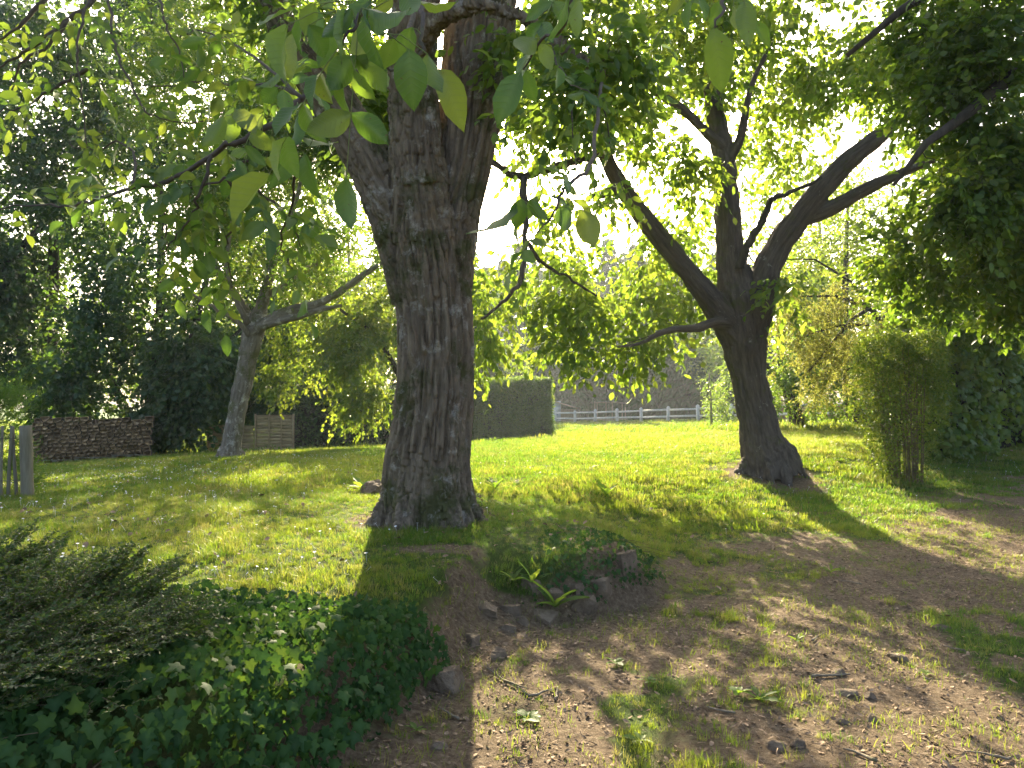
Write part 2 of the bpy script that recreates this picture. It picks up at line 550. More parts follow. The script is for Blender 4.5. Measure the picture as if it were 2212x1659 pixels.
def ground_at(xd, yd):
    """World point where the line of sight through (xd, yd) meets the ground."""
    ds = np.concatenate([np.arange(2.0, 16, 0.02), np.arange(16, 90, 0.2)])
    pts = np.stack([P(xd, yd, d) for d in ds])
    g = gz(pts[:, 0], pts[:, 1])
    k = np.argmax(pts[:, 2] <= g)
    p = pts[k] if pts[k, 2] <= g[k] else pts[-1]
    return np.array((p[0], p[1], gz(p[0], p[1])[0]))

WAL = P(920, 1118, 7.5)
CHE = P(1662, 1003, 13.0)
LEAN = P(496, 990, 16.5)

def grass_amount(x, y):
    """0 bare earth .. 1 full turf."""
    p3 = np.stack([x, y, 0 * x], -1)
    s = bank_s(x, y)
    n1 = fbm(p3 * 1.1, 3, 21)
    n2 = fbm(p3 * 3.1, 3, 31)
    lawn = smooth(0.0, 0.36, s + 0.25 * n1)
    path = smooth(0.1, 0.75, n2 + 0.25 * n1) * 0.42
    strip = np.exp(-((x - (0.35 + 0.42 * (y - 3.6))) / 0.45) ** 2) * smooth(7.5, 6.3, y)
    path = np.maximum(path, smooth(-0.3, 0.4, n2) * strip * 0.9)
    far = smooth(5.9, 8.9, y + 0.9 * n1 - 0.95 * np.maximum(0, x - 2.0))
    path = np.maximum(path, far * (0.35 + 0.65 * smooth(-0.5, 0.4, n2 + 1.2 * smooth(9, 13, y))))
    edge = smooth(2.55, 2.9, x - 0.14 * (y - 3.5)) * smooth(7, 5, y)
    path = np.maximum(path, edge * smooth(-.5, .2, n2))
    g = path + (1 - path) * lawn
    thin = smooth(0.2, 0.9, x + .2) * smooth(9.3, 7.4, y) * smooth(0.0, 0.3, s)
    g = g * (1 - 0.55 * thin * smooth(-0.1, 0.5, n2 * 0.8 + 0.3))
    d = np.hypot(x - WAL[0], (y - WAL[1]) * 1.0)
    g = g * smooth(0.48, 0.95, d + 0.28 * n1)
    d = np.hypot(x - CHE[0], y - CHE[1] + .2)
    g = g * (0.15 + 0.85 * smooth(0.6, 1.5, d + 0.4 * n1))
    d = np.hypot((x - (-.55)) / 1.3, (y - 6.15) / .55)
    g = g * (0.25 + 0.75 * smooth(0.15, 0.45, d + 0.1 * n2))
    d = np.hypot(x - (-.17), (y - 5.65) / 1.0)
    g = g * smooth(0.15, 0.5, d + 0.1 * n2)
    return np.clip(g, 0, 1)

gx = np.concatenate([-np.geomspace(160, 5.0, 60), np.linspace(-4.95, 5.6, 250), np.geomspace(5.7, 160, 60)])
gy = np.concatenate([np.linspace(-60, 0, 12)[:-1], np.linspace(0, 2.4, 14)[:-1], np.linspace(2.4, 8, 170)[:-1], np.geomspace(8, 260, 130)])
GX, GY = np.meshgrid(gx, gy)
gv = np.stack([GX.ravel(), GY.ravel(), gz(GX.ravel(), GY.ravel())], -1)
nx, ny = len(gx), len(gy)
ii = (np.arange(ny - 1)[:, None] * nx + np.arange(nx - 1)[None]).ravel()
gf = np.stack([ii, ii + 1, ii + nx + 1, ii + nx], -1)
gmix = grass_amount(gv[:, 0], gv[:, 1])

def ground_mat():
    m, nt, out = mat_new('ground')
    L = nt.links.new
    co = N(nt, 'TexCoord').outputs['Object']
    n1 = N(nt, 'TexNoise', Scale=26, Detail=9, Roughness=0.75)
    n2 = N(nt, 'TexNoise', Scale=2.2, Detail=5, Roughness=0.6)
    n3 = N(nt, 'TexNoise', Scale=120, Detail=4, Roughness=0.7)
    for n in (n1, n2, n3):
        L(co, n.inputs['Vector'])
    earth = ramp(nt, n1.outputs['Fac'], [(0.28, (.075, .050, .030)), (0.48, (.185, .132, .083)), (0.68, (.35, .27, .18))])
    turf = ramp(nt, n1.outputs['Fac'], [(0.3, (.045, .075, .014)), (0.55, (.075, .12, .02)), (0.75, (.12, .14, .035))])
    at = N(nt, 'Attribute', attribute_name='tint')
    ad = N(nt, 'Math', operation='MULTIPLY_ADD')
    L(n1.outputs['Fac'], ad.inputs[0])
    ad.inputs[1].default_value = 0.9
    ad.inputs[2].default_value = -0.45
    sm = N(nt, 'Math', operation='ADD')
    L(at.outputs['Fac'], sm.inputs[0])
    L(ad.outputs[0], sm.inputs[1])
    mr = N(nt, 'MapRange')
    mr.inputs['From Min'].default_value = 0.35
    mr.inputs['From Max'].default_value = 0.75
    L(sm.outputs[0], mr.inputs['Value'])
    mx = N(nt, 'MixRGB')
    L(mr.outputs[0], mx.inputs['Fac'])
    L(earth, mx.inputs['Color1'])
    L(turf, mx.inputs['Color2'])
    p = N(nt, 'BsdfPrincipled', Roughness=0.95)
    p.inputs['Specular IOR Level'].default_value = 0.15
    L(mx.outputs[0], p.inputs['Base Color'])
    hs = N(nt, 'Math', operation='MULTIPLY_ADD')
    L(n3.outputs['Fac'], hs.inputs[0])
    hs.inputs[1].default_value = 0.4
    L(n1.outputs['Fac'], hs.inputs[2])
    b = N(nt, 'Bump', Strength=1.0, Distance=0.05)
    L(hs.outputs[0], b.inputs['Height'])
    L(b.outputs[0], p.inputs['Normal'])
    L(p.outputs[0], out.inputs['Surface'])
    return m
M['ground'] = ground_mat()
ground = link('ground', mesh_np('ground', gv, gf, M['ground'], True, gmix), None, 'structure')
# ------------------------------------------------------------------ leaves and branches
def T_rhomb(w=0.5, fold=0.10, droop=0.10):
    v = np.array([(0, 0, 0), (w / 2, .42, fold), (0, 1, -droop), (-w / 2, .42, fold)])
    return v, [np.array([(0, 1, 2), (0, 2, 3)])]

def T_oval(w=0.5, fold=0.08, droop=0.14):
    v = np.array([(0, 0, 0), (0, .5, 0), (0, 1, -droop), (-w * .40, .24, fold), (-w * .48, .62, fold * .6), (w * .40, .24, fold), (w * .48, .62, fold * .6)])
    return v, [np.array([(0, 5, 6, 1), (0, 1, 4, 3)]), np.array([(1, 6, 2), (1, 2, 4)])]

def T_lobed(kind='ivy', curl=0.10):
    if kind == 'ivy':
        o = [(0, .06), (.20, -.06), (.36, .02), (.30, .20), (.50, .40), (.24, .52), (0, 1)]
    elif kind == 'vine':
        o = [(0, .05), (.22, -.10), (.46, .04), (.42, .22), (.56, .52), (.28, .66), (0, 1)]
    else:
        o = [(0, .05), (.20, .02), (.44, .02), (.28, .24), (.58, .52), (.20, .56), (0, 1)]
    right = o[1:-1]
    pts = [o[0]] + right + [o[-1]] + [(-x, y) for x, y in right[::-1]]
    v = [(0, .34, .03)] + [(x, y, -curl * (abs(x) * 1.2 + max(0, y - .4) * .8)) for x, y in pts]
    k = len(pts)
    t = [(0, 1 + (i + 1) % k, 1 + i) for i in range(k)]
    return np.array(v), [np.array(t)[:, ::-1]]

def frames(axis, normal):
    a = unit(axis)
    n = normal - a * (normal * a).sum(-1, keepdims=True)
    n = unit(n)
    s = np.cross(a, n)
    return np.stack([s, a, n], -1)                      # columns: across, along, up

def leaf_mesh(name, mat, pos, axis, normal, size, tint, template, wvar=0.2, r=rng):
    T, polys = template
    k, n = len(T), len(pos)
    R = frames(axis, normal)
    sc = np.stack([size * (1 + wvar * r.uniform(-1, 1, n)), size, size * r.uniform(.3, 1.6, n)], -1)
    v = np.einsum('nij,nkj->nki', R, T[None] * sc[:, None]) + pos[:, None]
    off = (np.arange(n) * k)[:, None, None]
    faces = [(q[None] + off).reshape(-1, q.shape[1]) for q in polys]
    return mesh_np(name, v.reshape(-1, 3), faces, mat, False, np.repeat(tint, k))

def ball(n, r=rng, power=0.42):
    v = unit(r.normal(size=(n, 3)))
    return v * r.uniform(0, 1, (n, 1)) ** power

def blob(x, y, d, rx, ry, rd, n, r=rng, clump=0.5):
    """Clump centres inside an ellipsoid seen at (x, y), rx by ry picture units wide, rd metres deep."""
    c = P(x, y, d)
    m = np.array((rx / F * d, rd, ry / F * d))
    q = ball(n * 4, r) * m + c
    keep = vnoise(q * (1.1 / max(0.6, d / 14)), 77) + r.uniform(-.6, .6, len(q))
    return q[np.argsort(-keep * clump + r.uniform(0, 1, len(q)) * (1 - clump))[:n]]

class Skeleton:
    """Limbs given by hand, then branches grown from them to every clump of foliage."""
    def __init__(s, limbs):
        s.lines = [(np.asarray(p, float), np.broadcast_to(np.asarray(q, float), (len(p),)).copy()) for p, q in limbs]
        pos, dirs, rad = [], [], []
        for p, q in s.lines:
            k = max(2, int(np.linalg.norm(np.diff(p, axis=0), axis=1).sum() / 0.18))
            t = np.linspace(0, len(p) - 1, k)
            pp = np.stack([np.interp(t, np.arange(len(p)), p[:, c]) for c in range(3)], -1)
            pos.append(pp)
            dirs.append(unit(np.gradient(pp, axis=0)))
            rad.append(np.interp(t, np.arange(len(p)), q))
        s.pos, s.dir, s.rad = map(np.concatenate, (pos, dirs, rad))
        s.grown = []
    def grow(s, targets, r, minz=-9, rscale=1.0, wiggle=0.12):
        d0 = np.sqrt(((targets[:, None] - s.pos[None]) ** 2).sum(-1)).min(1)
        cap = len(s.pos) + len(targets) * 7
        P_, D_, R_ = np.zeros((cap, 3)), np.zeros((cap, 3)), np.zeros(cap)
        n = len(s.pos)
        P_[:n], D_[:n], R_[:n] = s.pos, s.dir, s.rad
        out = np.zeros_like(targets)
        for k in np.argsort(d0):
            t = targets[k]
            v = t - P_[:n]
            L = np.sqrt((v ** 2).sum(1))
            cost = L * (1.25 - 0.35 * (v * D_[:n]).sum(1) / np.maximum(L, 1e-6)) + 9 * (P_[:n, 2] < minz)
            j = int(np.argmin(cost))
            L = L[j]
            p0 = P_[j]
            p1 = p0 + unit(D_[j] + unit(v[j]) * 0.8) * L * .35
            p2 = t - unit(v[j] + np.array((0, 0, -.15 * L))) * L * .3
            u = np.linspace(0, 1, 7)[:, None]
            c = (1 - u) ** 3 * p0 + 3 * (1 - u) ** 2 * u * p1 + 3 * (1 - u) * u * u * p2 + u ** 3 * t
            c[1:-1] += r.normal(size=(5, 3)) * L * wiggle * .35
            r0 = min(R_[j] * 0.62, (0.004 + 0.0095 * L) * rscale)
            rr = np.linspace(r0, max(0.0022, r0 * .3), 7)
            s.grown.append((c, rr))
            P_[n:n + 6], R_[n:n + 6] = c[1:], rr[1:]
            D_[n:n + 6] = unit(np.gradient(c, axis=0))[1:]
            n += 6
            out[k] = unit(c[-1] - c[-2])
        s.pos, s.dir, s.rad = P_[:n], D_[:n], R_[:n]
        return out
    def branch_mesh(s, name, mat, sides=5):
        m = Mesh()
        for p, q in s.grown:
            m.tube(p, q, sides if q[0] > .012 else 4, False)
        return m.mesh(name, mat)

def spray(targets, dirs, twigs, leaves, length, size, r, droop=0.35, spread=1.0, up=0.7, flat=0.9, twig_r=0.0018, mesh=None, hang=0.5):
    """Leaves along short twigs round every clump centre: positions, axes, normals, sizes, tints."""
    n = len(targets)
    d = dirs[:, None] * 0.7 + unit(r.normal(size=(n, twigs, 3))) * spread
    d[..., 2] -= droop * r.uniform(.2, 1, (n, twigs))
    d = unit(d)
    Lt = length * r.uniform(.55, 1.15, (n, twigs, 1))
    o = targets[:, None] + r.normal(size=(n, twigs, 3)) * length * .12
    t = np.linspace(.15, 1, leaves)[None, None] + r.uniform(-.06, .06, (n, twigs, leaves))
    sag = np.zeros((n, twigs, leaves, 3))
    sag[..., 2] = -droop * .5 * (t ** 2) * Lt
    pos = o[:, :, None] + d[:, :, None] * (t * Lt)[..., None] + sag
    side = unit(np.cross(d, np.array((0, 0, 1.0))))[:, :, None] * np.where(np.arange(leaves) % 2, 1, -1)[None, None, :, None]
    ax = d[:, :, None] * .7 + side * r.uniform(.4, 1.1, (n, twigs, leaves, 1)) + r.normal(size=(n, twigs, leaves, 3)) * .35
    ax[..., 2] -= hang * r.uniform(.3, 1.2, (n, twigs, leaves))
    nr = r.normal(size=(n, twigs, leaves, 3)) * flat
    nr[..., 2] += up
    ct = r.uniform(0, 1, (n, 1, 1))
    tint = np.clip(.45 * ct + .55 * r.uniform(0, 1, (n, twigs, leaves)), 0, 1)
    sz = size * r.uniform(.6, 1.25, (n, twigs, leaves))
    if mesh is not None:
        u = np.array((0, .5, 1.0))
        for i in range(n):
            for j in range(twigs):
                pts = o[i, j] + d[i, j] * (u * Lt[i, j])[:, None]
                pts[:, 2] -= droop * .5 * u ** 2 * Lt[i, j]
                mesh.tube(pts, (twig_r, twig_r * .8, twig_r * .4), 3, False)
    f = lambda a: a.reshape(-1, 3)
    return f(pos), f(ax), f(nr), sz.ravel(), tint.ravel()

def resample(p, q, step=0.12):
    p = np.asarray(p, float)
    k = max(len(p), int(np.linalg.norm(np.diff(p, axis=0), axis=1).sum() / step))
    t = np.linspace(0, len(p) - 1, k)
    pp = np.stack([np.interp(t, np.arange(len(p)), p[:, c]) for c in range(3)], -1)
    qq = np.interp(t, np.arange(len(p)), q)
    for _ in range(3):
        pp[1:-1] = .25 * pp[:-2] + .5 * pp[1:-1] + .25 * pp[2:]
        qq[1:-1] = .25 * qq[:-2] + .5 * qq[1:-1] + .25 * qq[2:]
    return pp, qq

def seg_coords(verts, lines, squash=0.16):
    """Bark coordinates: across the stem as they are, along it compressed; also the local stem radius and height along it."""
    A, B, RA, RB, L0, NN, BB_ = [], [], [], [], [], [], []
    for li, (p, q) in enumerate(lines):
        ln = np.linalg.norm(np.diff(p, axis=0), axis=1)
        cum = np.concatenate([[0], np.cumsum(ln)])
        a = np.array((1.0, 0, 0))
        for k in range(len(p) - 1):
            A.append(p[k]); B.append(p[k + 1]); RA.append(q[k]); RB.append(q[k + 1]); L0.append(cum[k] + li * 3.7)
            e = unit(p[k + 1] - p[k])
            a = unit(a - e * (a @ e))
            NN.append(a); BB_.append(np.cross(e, a))
    A, B, RA, RB, L0, NN, BB_ = map(np.array, (A, B, RA, RB, L0, NN, BB_))
    E = B - A
    EL = np.linalg.norm(E, axis=1)
    co = np.zeros_like(verts)
    rad = np.zeros(len(verts))
    for i in range(0, len(verts), 20000):
        v = verts[i:i + 20000]
        w = v[:, None] - A[None]
        t = np.clip((w * E).sum(-1) / EL ** 2, 0, 1)
        pr = w - t[..., None] * E
        rr = RA + (RB - RA) * t
        dist = np.linalg.norm(pr, axis=-1) / rr
        k = dist.argmin(1)
        ar = np.arange(len(v))
        along = L0[k] + t[ar, k] * EL[k]
        co[i:i + 20000] = np.stack([(pr[ar, k] * NN[k]).sum(-1), (pr[ar, k] * BB_[k]).sum(-1), along * squash], -1)
        rad[i:i + 20000] = rr[ar, k]
    return co, rad

def voxel_trunk(name, lines, voxel, mat, parent, extra=(), bark=None, sides=14, squash=0.13):
    """Limbs fused into one skin, then displaced by a bark function of the stem coordinates."""
    m = Mesh()
    for p, q in list(lines) + list(extra):
        m.tube(*resample(p, q), sides)
    me = m.mesh(name + '_base', None)
    o = bpy.data.objects.new(name + '_base', me)
    COL.objects.link(o)
    md = o.modifiers.new('r', 'REMESH')
    md.mode = 'VOXEL'
    md.voxel_size = voxel
    md.adaptivity = 0.0
    ms = o.modifiers.new('s', 'SMOOTH')
    ms.factor = 0.5
    ms.iterations = 6
    dg = bpy.context.evaluated_depsgraph_get()
    ev = o.evaluated_get(dg)
    me2 = bpy.data.meshes.new_from_object(ev)
    bpy.data.objects.remove(o)
    n = len(me2.vertices)
    v = np.zeros(n * 3, np.float32)
    me2.vertices.foreach_get('co', v)
    v = v.reshape(-1, 3).astype(float)
    nm = np.zeros(n * 3, np.float32)
    me2.vertex_normals.foreach_get('vector', nm)
    nm = nm.reshape(-1, 3)
    co, rad = seg_coords(v, [resample(p, q) for p, q in lines], squash)
    if bark:
        v = v + nm * bark(v, co, rad)[:, None]
    me2.vertices.foreach_set('co', v.astype(np.float32).ravel())
    a = me2.attributes.new('bark_co', 'FLOAT_VECTOR', 'POINT')
    a.data.foreach_set('vector', co.astype(np.float32).ravel())
    me2.polygons.foreach_set('use_smooth', np.ones(len(me2.polygons), bool))
    me2.materials.clear()
    me2.materials.append(mat)
    me2.name = name
    me2.update()
    return link(name, me2, parent)

def line(pts, scale_r=True):
    """[(x, y, depth, radius in picture units)] to world points and radii in metres."""
    p = np.array([P(x, y, d) for x, y, d, r in pts])
    q = np.array([r / F * d for x, y, d, r in pts])
    return p, q

def simple_tree(name, label, base, group, limbs, blobs, leaf, mats, r, twigs=4, leaves=6, tl=.5, cat='tree', template=None, minz=None, rscale=1.0, branch_sides=4, **kw):
    """A tree: trunk with limbs, branches grown to the foliage, crown of leaves."""
    t = thing(name, label, cat, base, group)
    sk = Skeleton(limbs)
    m = Mesh()
    for p, q in sk.lines:
        m.tube(p, q, 9)
    link('trunk', m.mesh('trunk', mats[0]), t)
    T = np.concatenate([blob(*b, r=r) for b in blobs])
    d = sk.grow(T, r, minz if minz is not None else base[2] + .6, rscale)
    link('branches', sk.branch_mesh('branches', mats[1], branch_sides), t, 'stuff')
    tm = Mesh() if base[1] < 21.5 else None
    arr = spray(T, d, twigs, leaves, tl, leaf, r, mesh=tm, **kw)
    if tm is not None:
        link('twigs', tm.mesh('twigs', mats[1]), t, 'stuff')
    link('crown', leaf_mesh('crown', mats[2], *arr, template or T_rhomb(), r=r), t, 'stuff')
    return t

def root_lines(base, r_in, n, out, r, h=0.35, rr=0.10, skip=None):
    res = []
    for k in range(n):
        a = 2 * np.pi * (k + r.uniform(-.3, .3)) / n
        d = np.array((math.cos(a), math.sin(a), 0))
        L = out * r.uniform(.75, 1.25)
        p = [base + d * r_in * .35 + (0, 0, h * 1.5), base + d * r_in * .85 + (0, 0, h * .62), base + d * (r_in + L * .5), base + d * (r_in + L)]
        p = np.array(p)
        p[2:, 2] = gz(p[2:, 0], p[2:, 1]) + (0.02, -0.10)
        res.append((p, np.array((rr * 1.2, rr * 1.15, rr * .85, rr * .45))))
    return res

# ------------------------------------------------------------------ the big walnut tree
def walnut_bark(v, co, rad):
    """Interlacing ridges: furrows run along the zero lines of noise stretched along the stem."""
    w = np.minimum(1, rad / .34)
    fine = 1 + .8 * smooth(.30, .12, rad)
    wob = np.stack([vnoise(co * 6 + 3, 1), vnoise(co * 6 + 11, 2), .6 * vnoise(co * 14 + 23, 4)], -1)
    c = co * 15 * fine[:, None] + .55 * wob
    f1 = 1 - smooth(.0, .30, np.abs(vnoise(c, 5)))
    f2 = 1 - smooth(.0, .26, np.abs(vnoise(c * 1.9 + 7.7, 6)))
    cut = 1 - smooth(.0, .10, np.abs(vnoise(co * np.array((12, 12, 70.0)) + wob, 8)))
    return (.016 - .054 * np.maximum(f1, .62 * f2) - .010 * cut * (1 - f1)) * w + .010 * w * vnoise(co * 46, 9) + .014 * fbm(v * 2.6, 2, 12) * w

wal = thing('walnut_tree', 'thick furrowed walnut trunk splitting into three upright limbs, drooping leafy twigs above the lawn', 'tree', WAL)
wal_lines = [line(l) for l in [
    [(925, 1165, 7.5, 118), (924, 1120, 7.5, 112), (922, 1082, 7.5, 102), (922, 1015, 7.5, 90), (930, 949, 7.5, 85), (943, 815, 7.5, 80), (941, 682, 7.5, 79),
     (925, 560, 7.5, 88), (915, 480, 7.4, 74), (905, 400, 7.35, 64), (897, 300, 7.3, 57), (893, 200, 7.25, 54), (890, 100, 7.2, 53), (900, 0, 7.1, 50), (915, -200, 6.9, 44), (930, -500, 6.6, 30), (940, -800, 6.3, 16)],
    [(950, 640, 7.5, 66), (965, 540, 7.5, 60), (985, 440, 7.55, 54), (1000, 367, 7.6, 57), (1010, 300, 7.6, 63), (1024, 200, 7.65, 70), (1035, 100, 7.7, 74), (1042, 0, 7.7, 71),
     (1065, -180, 7.8, 62), (1100, -450, 8.0, 44), (1150, -800, 8.3, 22)],
    [(905, 640, 7.5, 60), (870, 520, 7.5, 56), (832, 420, 7.5, 53), (788, 330, 7.5, 50), (742, 255, 7.5, 49), (692, 180, 7.5, 47), (640, 100, 7.5, 43), (597, 20, 7.5, 41),
     (555, -80, 7.6, 39), (470, -280, 7.8, 31), (350, -520, 8.0, 18)]]]
cross = line([(892, 150, 7.1, 26), (912, 75, 6.8, 22), (960, 28, 6.6, 18), (1010, 14, 6.5, 16), (1054, 13, 6.45, 15), (1120, 27, 6.4, 14), (1184, 70, 6.3, 12), (1240, 125, 6.2, 10), (1300, 160, 6.1, 7)])
burl = (np.array([P(835, 505, 7.42), P(822, 512, 7.40)]), np.array((.10, .085)))
voxel_trunk('trunk', wal_lines, 0.0115, M['walnut_bark'], wal, [cross, burl] + root_lines(WAL, .40, 7, .26, np.random.default_rng(3), .34, .11), walnut_bark, 18)

# long hanging twigs of the walnut, (x, y, depth)
TW = [
    [(905, -120, 6.6), (900, 30, 5.0), (850, 130, 3.8), (760, 150, 3.4), (653, 213, 3.3), (567, 283, 3.3), (483, 313, 3.4), (427, 360, 3.5), (350, 395, 3.6), (283, 407, 3.7), (213, 430, 3.8), (153, 450, 3.9), (90, 440, 4.0), (0, 452, 4.2), (-80, 470, 4.3)],
    [(567, 283, 3.3), (540, 345, 3.35), (490, 385, 3.4), (420, 400, 3.5), (365, 430, 3.6)],
    [(460, 335, 3.45), (437, 400, 3.45), (425, 450, 3.5), (390, 500, 3.55), (350, 550, 3.6)],
    [(350, 397, 3.6), (348, 440, 3.6), (362, 480, 3.62), (358, 530, 3.65)],
    [(530, 385, 3.5), (590, 440, 3.6), (630, 480, 3.7), (650, 535, 3.75)],
    [(210, -60, 4.6), (187, 13, 4.4), (167, 83, 4.3), (168, 140, 4.3), (180, 233, 4.25), (187, 312, 4.2)],
    [(340, -60, 4.3), (347, 10, 4.2), (360, 60, 4.1), (387, 97, 4.1), (397, 167, 4.05)],
    [(235, -20, 4.6), (247, 93, 4.4), (267, 150, 4.3), (300, 217, 4.2), (320, 243, 4.15), (380, 267, 4.1), (440, 262, 4.1)],
    [(300, -120, 5.2), (207, 0, 5.0), (150, 43, 5.0), (110, 73, 5.0), (50, 117, 5.1), (0, 143, 5.2), (-80, 190, 5.3)],
    [(120, -30, 5.6), (60, 40, 5.5), (20, 75, 5.5), (-40, 100, 5.5)],
    [(150, 43, 5.0), (110, 100, 5.0), (40, 130, 5.0), (30, 190, 5.1), (-30, 240, 5.2)],
    [(187, 150, 4.3), (120, 190, 4.5), (60, 230, 4.6), (-20, 240, 4.7)],
    [(900, -200, 5.0), (916, -60, 3.2), (914, 0, 2.5), (914, 60, 2.35), (905, 120, 2.3), (860, 150, 2.3), (820, 150, 2.3)],
    [(800, -120, 3.4), (784, 10, 2.2), (770, 60, 2.1), (740, 90, 2.1)],
    [(1260, -150, 4.0), (1235, -20, 2.4), (1215, 60, 2.5), (1170, 85, 2.6), (1130, 150, 2.7)],
    [(1610, -150, 4.0), (1575, -20, 2.5), (1545, 60, 2.4)],
    [(1300, 160, 6.1), (1290, 260, 4.5), (1277, 367, 3.6), (1215, 405, 3.3), (1204, 450, 3.2), (1154, 510, 3.2)],
    [(1184, 70, 6.3), (1200, 130, 5.5), (1235, 180, 5.0), (1290, 210, 4.8)],
    [(1240, 125, 6.2), (1235, 230, 5.6), (1240, 330, 5.4), (1250, 400, 5.3)],
    [(1280, 150, 6.1), (1310, 260, 5.7), (1322, 340, 5.5), (1350, 420, 5.4)],
    [(653, 213, 3.3), (600, 180, 3.6), (520, 190, 3.9), (430, 170, 4.2), (350, 190, 4.4), (280, 180, 4.6)],
    [(653, 213, 3.3), (560, 130, 3.8), (500, 90, 4.2), (420, 60, 4.5), (380, 90, 4.6)],
    [(490, 385, 3.4), (520, 470, 3.6), (480, 540, 3.8), (500, 610, 3.9)],
    [(283, 407, 3.7), (300, 330, 4.0), (250, 300, 4.2), (200, 330, 4.3), (150, 310, 4.4)],
    [(620, 300, 3.4), (640, 420, 3.8), (600, 520, 4.1), (640, 600, 4.3)],
]
tw_lines = []
for l in TW:
    p = np.array([P(*q) for q in l])
    t = np.linspace(0, len(p) - 1, len(p) * 4)
    pp = np.stack([np.interp(t, np.arange(len(p)), p[:, c]) for c in range(3)], -1)
    for _ in range(2):
        pp[1:-1] = .25 * pp[:-2] + .5 * pp[1:-1] + .25 * pp[2:]
    pp[1:-1] += rng.normal(size=pp[1:-1].shape) * .006
    tw_lines.append(pp)
for k, pp in enumerate(tw_lines):
    r0 = (.020, .009, .009, .008, .008, .010, .009, .009, .026, .022, .014, .012, .012, .012, .012, .012, .014, .009, .008, .008, .009, .009, .008, .008, .008)[k]
    m = Mesh()
    m.tube(pp, np.linspace(r0, .0028, len(pp)), 7)
    link('branch', m.mesh('branch', M['branch']), wal)

def leaflet_mesh(k):
    """Walnut leaflet, 1 m long along +Y: a curled, folded oval with a pale midrib and side veins."""
    r = np.random.default_rng(100 + k)
    ns = 6
    ys = np.linspace(0, 1, ns + 1)
    prof = np.array([.06, .62, .93, 1.0, .88, .56, .0]) * r.uniform(.21, .28)
    bend, fold, tw = r.uniform(.05, .55), r.uniform(.04, .24), r.uniform(-.7, .7)
    v, vein = [], []
    for i, y in enumerate(ys):
        for j, s in enumerate((-1, -.5, 0, .5, 1)):
            x = prof[i] * s
            z = fold * abs(s) * prof[i] * 4 - bend * y * y + .035 * math.sin(y * 15 + k + s) * abs(s) + tw * x * y
            v.append((x, y - .02 * abs(s), z))
            vein.append(1.0 if s == 0 else 0.0)
    f = [(i * 5 + j, i * 5 + j + 1, i * 5 + j + 6, i * 5 + j + 5) for i in range(ns) for j in range(4)]
    me = mesh_np('leaf', v, np.array(f), M['walnut_leaf'], True)
    a = me.attributes.new('vein', 'FLOAT', 'POINT')
    a.data.foreach_set('value', np.array(vein, np.float32) * .7)
    return me
LEAFLET = [leaflet_mesh(k) for k in range(16)]

